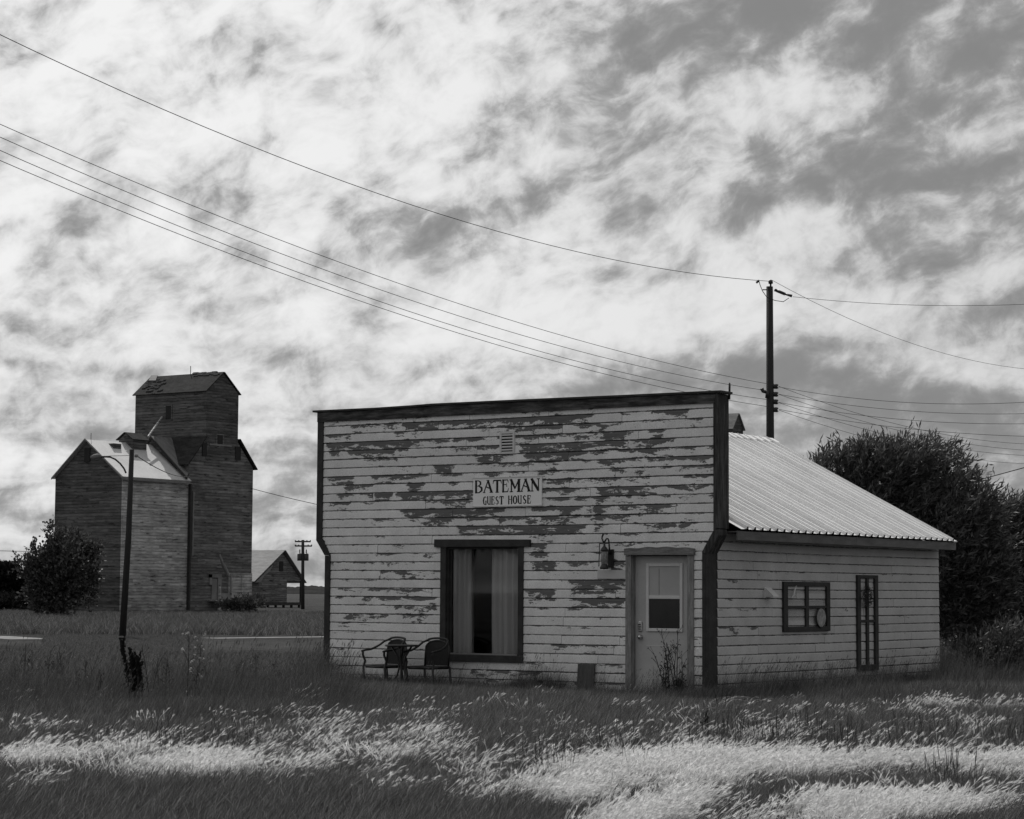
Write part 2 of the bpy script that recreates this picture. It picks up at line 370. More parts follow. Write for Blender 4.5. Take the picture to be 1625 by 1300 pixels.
def glass_mat():
    m = bpy.data.materials.new('window_glass'); m.use_nodes = True; t = NT(m.node_tree)
    gl = t.add('ShaderNodeBsdfGlossy'); gl.inputs['Roughness'].default_value = 0.02; gl.inputs['Color'].default_value = (1, 1, 1, 1)
    tr = t.add('ShaderNodeBsdfTransparent'); tr.inputs['Color'].default_value = (0.8, 0.8, 0.8, 1)
    fr = t.add('ShaderNodeFresnel'); fr.inputs['IOR'].default_value = 1.5
    mx = t.add('ShaderNodeMixShader'); t.l.new(t.math('MULTIPLY', fr.outputs[0], 0.5, clamp=True), mx.inputs[0])
    t.l.new(tr.outputs[0], mx.inputs[1]); t.l.new(gl.outputs[0], mx.inputs[2])
    o = t.add('ShaderNodeOutputMaterial'); t.l.new(mx.outputs[0], o.inputs[0]); return m
M_glass = glass_mat()

# ------------------------------------------------------------------ ground
def ground_mat():
    m = bpy.data.materials.new('prairie_turf'); m.use_nodes = True; t = NT(m.node_tree)
    co = t.add('ShaderNodeTexCoord').outputs['Object']
    n0 = t.noise(co, 0.09, 5, 0.6); n1 = t.noise(co, 1.3, 6, 0.7); n2 = t.noise(co, 14, 4, 0.7)
    v = t.math('MULTIPLY', t.remap(n0, 0.3, 0.7, 0.06, 0.11, False), t.math('MULTIPLY', t.remap(n1, 0.3, 0.7, 0.75, 1.25, False), t.remap(n2, 0.3, 0.7, 0.6, 1.4, False)))
    pb = t.add('ShaderNodeBsdfPrincipled'); t.put(pb.inputs['Base Color'], t.comb(v, v, v)); pb.inputs['Roughness'].default_value = 1.0; pb.inputs['Specular IOR Level'].default_value = 0.0
    bn = t.add('ShaderNodeBump'); bn.inputs['Strength'].default_value = 1.0; bn.inputs['Distance'].default_value = 0.15
    t.put(bn.inputs['Height'], t.math('ADD', n2, n1)); t.put(pb.inputs['Normal'], bn.outputs[0])
    o = t.add('ShaderNodeOutputMaterial'); t.l.new(pb.outputs[0], o.inputs[0]); return m
M_ground = ground_mat()
g = MB(); g.quad((-6000, -6000, 0), (6000, -6000, 0), (6000, 6000, 0), (-6000, 6000, 0))
tag(g.build('ground', M_ground), kind='structure')
M_gravel = gmat('pale_gravel', 0.12, 0.24, (1, 1, 1), 3, 0.95, fine=0.2, fs=40)
# pale gravel road running past behind the house, seen edge-on in two stretches
def strip(name, pts, wid):
    b = MB()
    for (p, q) in zip(pts[:-1], pts[1:]):
        p = Vector(p); q = Vector(q); d = (q - p).normalized(); n = Vector((-d.y, d.x, 0)) * wid / 2
        b.quad(p - n, q - n, q + n, p + n)
    return tag(b.build(name, M_gravel), kind='structure')
A1, A2, A3 = onZ(-120, 1008), onZ(-20, 1010), onZ(52, 1015)
strip('road', [(A1[0], A1[1], .010), (A2[0], A2[1], .010), (A3[0], A3[1], .010)], 1.4)
B1, B2, B3 = onZ(330, 1013.5), onZ(440, 1012), onZ(700, 1009)
strip('road', [(B1[0], B1[1], .010), (B2[0], B2[1], .010), (B3[0], B3[1], .010)], 1.1)
# low far hills with a wooded skyline
M_hill = gmat('far_woods', 0.028, 0.045, (1, 1, 1), 0.02, 1.0, spec=0.0, fine=0.4, fs=0.3)
def hills(az0, az1, dist, hts, seed, thick=60):
    vs = []; fs = []; n = 260
    for i in range(n + 1):
        a = az0 + (az1 - az0) * i / n
        h = np.interp(i / n, np.linspace(0, 1, len(hts)), hts)
        h += 1.6 * mnoise.noise(Vector((i * 0.11, seed, 0))) + 1.3 * mnoise.noise(Vector((i * 0.7, seed, 3)))
        x = C[0] + dist * math.sin(a); y = C[1] + dist * math.cos(a); x2 = C[0] + (dist + thick) * math.sin(a); y2 = C[1] + (dist + thick) * math.cos(a)
        x0 = C[0] + (dist - thick) * math.sin(a); y0 = C[1] + (dist - thick) * math.cos(a)
        vs += [(x0, y0, -0.5), (x, y, max(h, .3)), (x2, y2, -0.5)]
        if i:
            k = 3 * i; fs += [(k - 3, k, k + 1, k - 2), (k - 2, k + 1, k + 2, k - 1)]
    b = MB(); b.v = vs; b.f = fs; return tag(b.build('hills', M_hill), kind='structure')
def az(u):
    q = ray(u, 900); return math.atan2(q[0], q[1])
hills(az(-300), az(700), 1500, [9, 8, 7, 6.0, 4.6, 4.6, 5, 4.5], 3.0, 300)
hills(az(600), az(2000), 1700, [7, 8, 9, 9, 8], 9.0, 300)

# ------------------------------------------------------------------ grass tufts (instanced as uncountable stuff)
def blades(n, h0, h1, spread, wid, lean, curl, segs=3, lean_dir=0.0):
    vs = []; fs = []; sz = []
    for _ in range(n):
        h = random.uniform(h0, h1); a = random.uniform(0, 6.283); r = spread * math.sqrt(random.random())
        bx, by = r * math.cos(a), r * math.sin(a)
        la = random.gauss(lean_dir, 0.9); ln = abs(random.gauss(lean, lean * 0.6)); cu = random.uniform(0.2, 1.0) * curl
        wa = random.uniform(0, 6.283); wx, wy = math.cos(wa) * wid / 2, math.sin(wa) * wid / 2
        n0 = len(vs)
        for i in range(segs + 1):
            f = i / segs; d = (ln * f + cu * f * f) * h; zz = h * (f - 0.35 * cu * f * f)
            cx, cy = bx + d * math.cos(la), by + d * math.sin(la)
            if i < segs:
                k = 1 - 0.75 * f; vs += [(cx - wx * k, cy - wy * k, zz), (cx + wx * k, cy + wy * k, zz)]
            else: vs.append((cx, cy, zz))
        for i in range(segs - 1):
            k = n0 + 2 * i; fs += [k, k + 1, k + 3, k + 2]; sz.append(4)
        k = n0 + 2 * (segs - 1); fs += [k, k + 1, k + 2]; sz.append(3)
    return vs, fs, sz
def heads(n, h0, h1, spread, awn, na, cone, lean, stemw=0.003, awnw=0.0028, lean_dir=0.0):
    """arching stems that end in silky brushes"""
    vs = []; fs = []; sz = []
    for _ in range(n):
        h = random.uniform(h0, h1); a = random.uniform(0, 6.283); r = spread * math.sqrt(random.random())
        bx, by = r * math.cos(a), r * math.sin(a); la = random.gauss(lean_dir, 0.45); ln = lean * random.uniform(0.5, 1.3)
        pts = []
        for i in range(4):
            f = i / 3; pts.append(Vector((bx + ln * h * f * f * math.cos(la), by + ln * h * f * f * math.sin(la), h * (f - 0.25 * ln * f * f))))
        for i in range(3):
            n0 = len(vs); p, q = pts[i], pts[i + 1]; s_ = Vector((stemw, 0, 0))
            vs += [tuple(p - s_ / 2), tuple(p + s_ / 2), tuple(q + s_ / 2), tuple(q - s_ / 2)]; fs += [n0, n0 + 1, n0 + 2, n0 + 3]; sz.append(4)
        d = (pts[3] - pts[2]).normalized()
        for _k in range(na):
            rv = Vector((random.gauss(0, 1), random.gauss(0, 1), random.gauss(0, 1))).normalized() * math.tan(cone) * random.random() ** 0.6
            dd = (d + rv + Vector((0.25 * math.cos(la), 0.25 * math.sin(la), 0))).normalized(); st = pts[3] - d * random.uniform(0, awn * 0.8)
            e = st + dd * awn * random.uniform(0.7, 1.2); sd = dd.cross(Vector((random.gauss(0, 1), random.gauss(0, 1), random.gauss(0, 1)))).normalized() * awnw / 2
            n0 = len(vs); vs += [tuple(st - sd), tuple(st + sd), tuple(e)]; fs += [n0, n0 + 1, n0 + 2]; sz.append(3)
    return vs, fs, sz
def merge(*parts):
    V, Fc, Z = [], [], []
    for v, f, z in parts:
        o = len(V); V += v; Fc += [i + o for i in f]; Z += z
    return V, Fc, Z
def tuft_col(name, makers, m):
    c = bpy.data.collections.new(name)
    for i, mk in enumerate(makers):
        v, f, z = mk(); o = np_obj('tuft', v, f, m, link=False, sizes=np.array(z)); c.objects.link(o)
    return c
def scatter(name, P, rot, scl, col, label, cat, kind='stuff', zofs=0.0):
    n = len(P); me = bpy.data.meshes.new(name); me.vertices.add(n); me.vertices.foreach_set('co', np.asarray(P, dtype=np.float32).ravel())
    a = me.attributes.new('rot', 'FLOAT_VECTOR', 'POINT'); a.data.foreach_set('vector', np.asarray(rot, dtype=np.float32).ravel())
    a = me.attributes.new('scl', 'FLOAT', 'POINT'); a.data.foreach_set('value', np.asarray(scl, dtype=np.float32))
    a = me.attributes.new('pick', 'INT', 'POINT'); a.data.foreach_set('value', rng.integers(0, len(col.objects), n).astype(np.int32))
    o = bpy.data.objects.new(name, me); COL.objects.link(o)
    ng = bpy.data.node_groups.new(name, 'GeometryNodeTree')
    ng.interface.new_socket('Geometry', in_out='INPUT', socket_type='NodeSocketGeometry'); ng.interface.new_socket('Geometry', in_out='OUTPUT', socket_type='NodeSocketGeometry')
    N = ng.nodes; L = ng.links
    gi = N.new('NodeGroupInput'); go = N.new('NodeGroupOutput'); ip = N.new('GeometryNodeInstanceOnPoints'); ci = N.new('GeometryNodeCollectionInfo')
    ci.inputs['Collection'].default_value = col; ci.inputs['Separate Children'].default_value = True; ci.inputs['Reset Children'].default_value = True
    def attr(nm, ty):
        q = N.new('GeometryNodeInputNamedAttribute'); q.data_type = ty; q.inputs['Name'].default_value = nm; return q.outputs['Attribute']
    L.new(gi.outputs[0], ip.inputs['Points']); L.new(ci.outputs[0], ip.inputs['Instance']); ip.inputs['Pick Instance'].default_value = True
    L.new(attr('pick', 'INT'), ip.inputs['Instance Index'])
    L.new(attr('rot', 'FLOAT_VECTOR'), ip.inputs['Rotation']); L.new(attr('scl', 'FLOAT'), ip.inputs['Scale'])
    L.new(ip.outputs[0], go.inputs[0])
    md = o.modifiers.new('scatter', 'NODES'); md.node_group = ng
    return tag(o, label, cat, kind=kind)

M_grass = leaf_mat('green_grass', 0.020, 0.27, 0.35, 0.6, 0.2, 0.8)
M_grassd = leaf_mat('dark_tall_grass', 0.028, 0.18, 0.3, 0.6, 0.2, 0.8)
M_fox = leaf_mat('foxtail_silk', 0.66, 0.97, 0.6, 0.6, 0.3, 0.9)
M_timo = leaf_mat('dark_grass_heads', 0.04, 0.08, 0.2, 0.7, 0.1)
LEAN = math.atan2(0.566, 0.824)    # wind leans everything to the right of the view
T_short = tuft_col('short_tufts', [lambda: blades(46, .08, .20, .14, .009, .35, .45, 3, LEAN)] * 5, M_grass)
T_mid = tuft_col('mid_tufts', [lambda: blades(42, .13, .31, .15, .009, .32, .45, 3, LEAN)] * 6, M_grass)
T_tall = tuft_col('tall_tufts', [lambda: merge(blades(30, .35, .70, .13, .006, .22, .35, 3, LEAN), heads(4, .6, .85, .1, .05, 10, .35, .22, .003, .004, LEAN))] * 5, M_grassd)
T_fox = tuft_col('foxtail_tufts', [lambda: heads(24, .10, .27, .20, .036, 11, .55, .75, .0030, .0038, LEAN)] * 6, M_fox)
def timothy(n):
    vs = []; fs = []; sz = []
    for _ in range(n):
        h = random.uniform(.30, .50); a = random.uniform(0, 6.28); r = .16 * random.random(); bx, by = r * math.cos(a), r * math.sin(a); lx = random.gauss(.03, .05); ly = random.gauss(0.02, .05)
        for (f0, f1, wd) in ((0, .72, .004), (.72, 1.0, .0065)):
            for ang in (0, 1.57):
                wx, wy = math.cos(ang) * wd / 2, math.sin(ang) * wd / 2
                n0 = len(vs); p = (bx + lx * f0, by + ly * f0, h * f0); q = (bx + lx * f1, by + ly * f1, h * f1)
                vs += [(p[0] - wx, p[1] - wy, p[2]), (p[0] + wx, p[1] + wy, p[2]), (q[0] + wx * .6, q[1] + wy * .6, q[2]), (q[0] - wx * .6, q[1] - wy * .6, q[2])]
                fs += [n0, n0 + 1, n0 + 2, n0 + 3]; sz.append(4)
    return vs, fs, sz
T_timo = tuft_col('timothy_tufts', [lambda: timothy(3), lambda: timothy(5), lambda: timothy(2)], M_timo)

def inhouse(x, y, m=0.0): return (x > -7.3 - m) & (x < 0.05 + m) & (y > -0.06 - m) & (y < 8.1 + m)
def frustum_pts(n, d0, d1, margin=90, power=1.0):
    """ground points inside the camera's fan, from distance d0 to d1"""
    t = rng.random(n); d = np.sqrt(d0 * d0 + t * (d1 * d1 - d0 * d0)) if power == 1.0 else d0 * (d1 / d0) ** t
    u = rng.uniform(-margin, 1625 + margin, n)
    P = np.zeros((n, 3))
    q = (R @ np.vstack([u - CX, np.full(n, -(940. - CY)), np.full(n, -F)])).T
    hn = np.hypot(q[:, 0], q[:, 1]); P[:, 0] = C[0] + q[:, 0] / hn * d; P[:, 1] = C[1] + q[:, 1] / hn * d
    return P, u, d
# foxtail barley drifts: u, v, ru, rv on the picture of the ground plane (z .27)
FOX = [(50,1186,70,9),(140,1192,62,13),(190,1178,55,9),(215,1207,60,9),(265,1196,40,14),(300,1203,50,9),(330,1216,55,12),(350,1196,45,9),(410,1172,32,8),(450,1184,30,8),
 (500,1166,24,6),(460,1214,18,4),(430,1208,14,5),(330,1195,60,14),(605,1166,30,8),(660,1160,38,12),(615,1180,42,7),(722,1184,24,6),(690,1172,22,6),(520,1182,24,6),(605,1232,18,6),(735,1234,48,11),
 (800,1233,24,8),(815,1178,30,5),(870,1182,22,5),(900,1200,50,10),(940,1218,80,18),(885,1238,46,10),(1000,1196,80,16),(1080,1190,90,18),(1040,1222,70,14),(1180,1196,110,13),(1300,1196,110,12),
 (1440,1192,110,15),(1570,1196,90,17),(1640,1206,60,18),(1200,1156,34,10),(1110,1168,52,9),(1030,1160,30,5),(1360,1148,24,4),(1540,1140,26,5),
 (1400,1110,30,3),(1450,1121,60,5),(1550,1112,70,8),(1480,1105,60,4),(1000,1266,60,12),(1060,1246,48,9),(960,1284,28,8),(1150,1270,38,6),(1230,1262,50,8),(1300,1252,48,8),(1320,1274,48,7),
 (1420,1264,60,9),(1500,1258,48,7),(1560,1250,36,9),(1605,1270,40,8),(1190,1243,38,6),(1020,1293,44,6),(1330,1292,30,4),(1110,1215,40,10),(1370,1258,60,6),(250,1222,24,4),(40,1218,14,3),(470,1198,26,4)]
fp = []
for (u, v, ru, rv) in FOX:
    v = v + 2; rv = max(rv - 3, 2.0); n = int(ru * rv * 0.15) + 6
    a = rng.uniform(0, 6.283, n); r = np.where(rng.random(n) < .45, np.sqrt(rng.random(n)) * .85, np.abs(rng.normal(0, .75, n)))
    for uu, vv in zip(u + ru * r * np.cos(a), v + rv * r * np.sin(a)):
        if vv < 1328:
            p = onZ(uu, vv, 0.22)
            if .8 * mnoise.noise(Vector((p[0] * 1.3, p[1] * .9, 4.0))) + .8 * mnoise.noise(Vector((p[0] * 3.4, p[1] * 2.0, 9.0))) > (.02 if u < 870 else -.02): fp.append((p[0], p[1], 0.0))
for _ in range(420):      # single strays around the drifts
    p = onZ(rng.uniform(-40, 1660), rng.triangular(1105, 1190, 1290)); fp.append((p[0], p[1], 0.0))
fp = np.array(fp); fp = fp[~inhouse(fp[:, 0], fp[:, 1], .3)]
n = len(fp)
FT = scatter('foxtail_barley', fp, np.c_[rng.normal(0, .08, n), rng.normal(0, .08, n), rng.normal(0, .8, n)], rng.uniform(.6, 1.25, n), T_fox,
        'drifts of pale silky foxtail barley bent by the wind', 'grass')
def near_fox(P):
    gx = np.round(fp[:, :2] / 0.3).astype(int); s_ = set(map(tuple, gx)); q = np.round(P[:, :2] / 0.3).astype(int)
    return np.array([tuple(k) in s_ for k in q])
def noise2(P, sc, seed=0.0): return np.array([mnoise.noise(Vector((p[0] * sc, p[1] * sc, seed))) for p in P])
# green turf
P, u, d = frustum_pts(36000, 12.5, 34)
nf = near_fox(P); keep = ~inhouse(P[:, 0], P[:, 1], .05) & (~nf | (rng.random(len(P)) < .92)); P = P[keep]; d = d[keep]; nf = nf[keep]
nz = noise2(P, .35, 2.0); hs = 0.85 + 0.5 * nz; hs[nf] *= .95; wall = (P[:, 1] > -3.4) & (P[:, 0] < .3); hs[wall] *= np.clip(.22 + .24 * (-P[wall, 1]), .22, 1.0); side_ = (P[:, 0] > 0) & (P[:, 0] < 1.5) & (P[:, 1] > 0); hs[side_] *= .55
n = len(P); sc = hs * rng.uniform(.75, 1.15, n) * np.where(d < 17.5, .8, 1.0)
scatter('turf', P, np.c_[rng.normal(0, .08, n), rng.normal(0, .08, n), rng.normal(0, .7, n)], sc, T_short if False else T_mid, 'dark green prairie grass in front of the guest house', 'grass')
P, u, d = frustum_pts(42000, 33, 78)
keep = ~inhouse(P[:, 0], P[:, 1], .1) & ((u > 380) | (d < 47) | (rng.random(len(P)) < .8))
keep2 = np.ones(len(P), bool)
rd0, rd1 = math.hypot(A1[0] - C[0], A1[1] - C[1]), math.hypot(B1[0] - C[0], B1[1] - C[1])
keep2 &= ~((u < 70) & (d > 55)); keep2 &= ~((u > 320) & (u < 560) & (d > 55)); keep &= keep2
P = P[keep]; d = d[keep]; n = len(P)
lawn = (P[:, 0] < -7.5)
sc = np.where(lawn, np.where(d > 43, .38, 1.05), 1.3) * rng.uniform(.7, 1.2, n)
for q_, nm in ((A1, 0),): pass
scatter('lawn', P, np.c_[np.zeros(n), np.zeros(n), rng.uniform(0, 6.28, n)], sc, T_short, 'short grass stretching back past the left of the house', 'grass')
P, u, d = frustum_pts(14000, 76, 150, 60); n = len(P)
keep = ~((P[:, 0] < -84.0) & (P[:, 1] > 73) & (P[:, 0] > -92) & (P[:, 1] < 88)); P = P[keep]; d = d[keep]; n = len(P)
scatter('far_meadow', P, np.c_[np.zeros(n), np.zeros(n), rng.uniform(0, 6.28, n)], rng.uniform(1.0, 2.6, n) * np.where(d > 125, .8, 1.0), T_short, 'rough meadow grass in front of the grain elevator', 'grass')
# tall dark grass at the foot of the walls and in the weedy strip
TP = []; TS = []
def strip_pts(n, x0, x1, y0, y1, s0, s1):
    for _ in range(n): TP.append((random.uniform(x0, x1), random.uniform(y0, y1), 0)); TS.append(random.uniform(s0, s1))
strip_pts(110, -7.4, 0.1, -.45, -.04, .25, .6); strip_pts(26, -3.4, -2.5, -.3, -.05, .4, .8); strip_pts(40, -7.6, -6.6, -.7, .3, .7, 1.0)
strip_pts(240, .02, 1.1, .1, 8.4, .30, .62); strip_pts(30, .02, .6, 2.4, 6.5, .5, .75); strip_pts(120, -.5, 3.2, -1.2, 1.2, .5, .8)
strip_pts(300, -.5, 6, 8.6, 14, .3, .85)
for _ in range(700):
    u = random.uniform(-60, 560); v = random.uniform(1108, 1160); p = onZ(u, v); TP.append((p[0], p[1], 0)); TS.append(random.uniform(.5, .95) * (1.15 if v < 1135 else .8))
for _ in range(420):
    u = random.uniform(500, 1625); v = random.uniform(1108, 1150); p = onZ(u, v)
    if not inhouse(p[0], p[1], .1): TP.append((p[0], p[1], 0)); TS.append(random.uniform(.35, .65))
for _ in range(380):
    u = random.uniform(1480, 1700); v = random.uniform(1040, 1110); p = onZ(u, v); TP.append((p[0], p[1], 0)); TS.append(random.uniform(.6, 1.0))
n = len(TP)
scatter('tall_grass', TP, np.c_[rng.normal(0, .08, n), rng.normal(0, .08, n), rng.normal(0, .6, n)], TS, T_tall, 'tall dark grass along the walls and the weedy strip', 'grass')
tp = []
for (u0, u1, v0, v1, k) in ((1150, 1640, 1182, 1212, 120), (900, 1200, 1180, 1240, 40), (1280, 1640, 1112, 1130, 20), (200, 400, 1195, 1225, 30), (820, 900, 1225, 1250, 14), (1480, 1540, 1262, 1280, 10)):
    for _ in range(k):
        p = onZ(random.uniform(u0, u1), random.uniform(v0, v1) + 10); tp.append((p[0], p[1], 0))
n = len(tp)
scatter('timothy', tp, np.c_[rng.normal(0, .05, n), rng.normal(0, .05, n), rng.uniform(0, 6.28, n)], rng.uniform(.65, 1.0, n), T_timo, 'thin dark upright seed heads standing in the pale barley', 'grass')

# ------------------------------------------------------------------ the guest house
house = empty('guest_house', (-3.6, 4.0, 0), 'peeling white false-front guest house with a corrugated metal roof, in the weeds', 'house')
PITCH = 0.137
def siding(name, m, side, u0f, u1f, zbase, nrows, holes, peels, parent, w0=0.0, seed=1, ustep=0.06):
    rs = random.Random(seed); vs = []; fs = []; A_b = []; A_p = []; A_f = []
    prof = [(0.0, .022), (0.03, .025), (0.5, .023), (0.80, .021), (0.90, .010), (1.0, .002)]
    for k in range(nrows):
        zb = zbase + k * PITCH; u0 = min(u0f(zb), u0f(zb + PITCH)); u1 = max(u1f(zb), u1f(zb + PITCH))
        joints = [u0]; 
        while joints[-1] < u1 - .5: joints.append(joints[-1] + rs.uniform(1.0, 3.6))
        joints[-1] = u1
        if len(joints) < 2: joints = [u0, u1]
        for ja, jb in zip(joints[:-1], joints[1:]):
            ga = 0.0 if ja == u0 else .0025; gb = 0.0 if jb == u1 else .0025
            dw = rs.uniform(-.0015, .0015); dzl = rs.uniform(-.0035, .0035); dzr = rs.uniform(-.0035, .0035)
            brk = list(np.arange(ja + ga, jb - gb, ustep)) + [jb - gb]
            for h in holes:
                for e in (h[0], h[1]):
                    if ja < e < jb: brk.append(e)
            brk = sorted(set(brk))
            P = list(prof); zl = []
            for h in holes:
                for e in (h[2], h[3]):
                    f = (e - zb) / PITCH
                    if 0 < f < 1: P.append((f, float(np.interp(f, [p[0] for p in prof], [p[1] for p in prof]))))
            P = sorted(P); P = [(0.0, .004)] + P + ([(1.0, .0)] if False else [])
            n0 = len(vs); nc = len(P)
            sag = []
            for u in brk:
                t_ = (u - ja) / (jb - ja); dz = dzl * (1 - t_) + dzr * t_ + .004 * math.sin(u * .9 + 1.3) 
                pk = 0.0
                for (a_, b_, kk, s_) in peels:
                    if kk == k: pk = max(pk, s_ * min(1, max(0, (u - a_ + .06) / .14)) * min(1, max(0, (b_ + .06 - u) / .14)))
                for (f, ww) in P:
                    z = zb + f * PITCH + dz; uu = min(max(u, u0f(z)), u1f(z)); wv = w0 + ww + dw
                    vs.append((wv, uu, z) if side else (uu, -wv, z)); A_b.append(k + (0.31 * joints.index(ja))); A_p.append(pk); A_f.append(f)
            for i in range(len(brk) - 1):
                um = (brk[i] + brk[i + 1]) / 2
                for j in range(nc - 1):
                    fm = (P[j][0] + P[j + 1][0]) / 2; zm = zb + fm * PITCH
                    if any(h[0] < um < h[1] and h[2] < zm < h[3] for h in holes): continue
                    if um < u0f(zm) or um > u1f(zm): continue
                    a = n0 + i * nc + j; fs.append((a, a + nc, a + nc + 1, a + 1))
    me = bpy.data.meshes.new(name); me.from_pydata(vs, [], fs)
    for nm, dt in (('board', A_b), ('peel', A_p), ('frac', A_f)):
        a = me.attributes.new(nm, 'FLOAT', 'POINT'); a.data.foreach_set('value', np.array(dt, dtype=np.float32))
    me.materials.append(m); o = bpy.data.objects.new(name, me); COL.objects.link(o); o.parent = parent; return o

ZB = .605 - 4 * PITCH
def fl(z): return -7.25 if z > 2.35 else (-7.08 if z < 2.08 else -7.08 - .17 * (z - 2.08) / .27)
def fr(z): return -.010 if z > 2.35 else (-.195 if z < 2.10 else -.195 + .185 * (z - 2.10) / .25)
S1, Md, Th = .95, .66, .52
PE = [(518,617,662,Md),(575,640,677,Md),(640,700,677,S1),(700,832,677,S1),(518,562,692,Md),(518,655,705,S1),(551,633,717,S1),(633,788,697,Md),(700,800,705,Th),(755,801,727,S1),(688,724,745,S1),(588,682,756,Md),(520,566,762,Md),
 (648,677,774,S1),(635,755,783,S1),(538,577,786,Md),(593,626,786,S1),(673,752,796,Md),(520,560,808,Th),(639,777,811,S1),(644,721,824,Md),(737,780,823,Md),(726,860,839,S1),(775,860,667,S1),(755,797,707,Md),(821,862,706,S1),(832,862,723,S1),
 (840,944,663,S1),(840,946,690,Md),(955,997,694,S1),(1031,1057,691,S1),(840,933,710,S1),(962,1002,701,S1),(840,933,723,S1),(935,964,720,Md),(946,1006,731,Md),(1046,1083,727,Th),(840,889,743,Md),(971,997,744,Md),(1060,1100,744,Th),
 (946,1030,760,Md),(867,913,762,Md),(946,1050,780,S1),(864,913,791,Md),(940,966,792,Md),(884,913,808,S1),(940,962,808,S1),(840,880,808,Md),(840,931,836,S1),(1017,1115,835,Md),(940,960,833,Md),(1110,1134,784,Md),
 (840,889,857,Th),(840,870,875,S1),(840,875,878,S1),(846,886,896,S1),(904,951,896,Md),(968,995,897,S1),(840,884,938,S1),(904,995,922,S1),(904,993,938,Md),(904,995,953,S1),(846,884,952,Md),(957,993,964,Md),(873,984,1037,Th),
 (600,699,906,Md),(566,699,936,Th),(573,699,949,Md),(626,699,964,.7),(544,617,975,Md),(636,690,976,Md),(835,858,935,S1),(835,865,950,Md),(744,860,1076,Md),(600,700,936,Th),(530,600,905,Th),(840,870,1082,Md),(960,994,1060,Md),(960,994,1085,Md),(700,830,650,Md),(560,640,660,Md),(840,900,652,Md),(900,960,1090,.5),(525,560,1090,Md)]
peels = []
for (x0, x1, yc, s_) in PE:
    p = onY(x0, yc); q = onY(x1, yc); k = int(math.floor((0.5 * (p[2] + q[2]) - ZB) / PITCH)); peels.append((p[0], q[0], k, s_))
for k in range(31):      # a light general scatter, thicker near the top
    a_ = 1.0 if k > 17 else .6
    for _ in range(14 if k > 17 else 7):
        u = random.uniform(-7.2, -.1); peels.append((u, u + random.uniform(.1, 1.1), k, random.uniform(.30, .74) * a_))
WIN = (-4.765, -3.395, .545, 2.20); DOOR = (-1.405, -.440, -.05, 2.06)
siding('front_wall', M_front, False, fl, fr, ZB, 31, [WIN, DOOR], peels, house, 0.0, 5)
ps = [(.2, 1.6, 8, .30), (.2, .9, 6, .55), (.4, 1.7, 6, .40), (.2, .8, 9, .2), (5.5, 7.4, 8, .18), (6.2, 7.0, 7, .3), (4.0, 4.5, 8, .35), (.2, 1.0, 11, .35), (1, 3, 12, .25), (5, 7, 12, .22)]
for k in range(18):
    u = random.uniform(.3, 7.5); ps.append((u, u + random.uniform(.2, 1.0), k, random.uniform(.05, .22)))
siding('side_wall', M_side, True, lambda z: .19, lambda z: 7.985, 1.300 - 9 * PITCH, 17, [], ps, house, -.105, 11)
# sheathing behind the boards, with the real openings, plus the two walls away from the camera
b = MB()
for (x0, x1, z0, z1) in ((-7.12, WIN[0], 0, 2.3), (WIN[0], WIN[1], 0, WIN[2]), (WIN[0], WIN[1], WIN[3], 2.3), (WIN[1], DOOR[0], 0, 2.3), (DOOR[0], DOOR[1], 2.06, 2.3), (DOOR[1], -.14, 0, 2.3)):
    b.box(x0, x1, .0, .10, z0, z1)
b.box(-7.28, .0, .0, .10, 2.3, 4.30)
b.box(-.20, -.108, .10, 7.97, 0, 2.38)
b.build('sheathing', M_room, house)
b = MB(); b.box(-7.14, -7.05, .10, 7.98, 0, 2.38); b.prism([(-7.05, 7.90, 0), (-.20, 7.90, 0), (-.20, 7.90, 2.36), (-3.45, 7.90, 4.22), (-7.05, 7.90, 2.36)], (0, .085, 0))
b.build('rear_wall', M_pale, house)
b = MB(); b.box(-7.02, -.2, 2.6, 2.65, 0.02, 2.3); b.box(-7.0, -.2, .11, 2.6, .02, .05); b.box(-7.0, -.2, .11, 2.6, 2.3, 2.33)
b.build('inner_wall', M_room, house)
def cb(name, pts, y0, y1, m=M_post, parent=house, bev=.004):
    b = MB(); b.prism([(p[0], y0, p[1]) for p in pts], (0, y1 - y0, 0)); return b.build(name, m, parent, bevel=bev)
YF = -.045
def rect(x0, x1, z0, z1): return [(x0, z0), (x1, z0), (x1, z1), (x0, z1)]
# corner boards, each side: upright, sloping shoulder, upper upright
M_low = M_trim
cb('corner_board', rect(-.205, -.147, 0, 2.085), YF, .06, M_low); cb('corner_board', rect(-.145, -.088, 0, 2.080), YF - .004, .185, M_low)
cb('corner_board', [(-.205, 2.088), (-.088, 2.070), (.070, 2.335), (.068, 2.42), (-.018, 2.395)], YF - .012, .20, M_post)
cb('corner_board', rect(-.018, .022, 2.40, 4.232), YF, .20, M_post); cb('corner_board', rect(.024, .070, 2.43, 4.368), YF - .016, .262, M_post)
cb('corner_board', rect(-7.172, -7.064, 0, 2.078), YF, .20, M_low)
cb('corner_board', [(-7.172, 2.081), (-7.064, 2.081), (-7.238, 2.358), (-7.358, 2.336)], YF - .01, .20, M_low)
cb('corner_board', [(-7.358, 2.339), (-7.240, 2.361), (-7.240, 4.30), (-7.358, 4.30)], YF, .20, M_low)
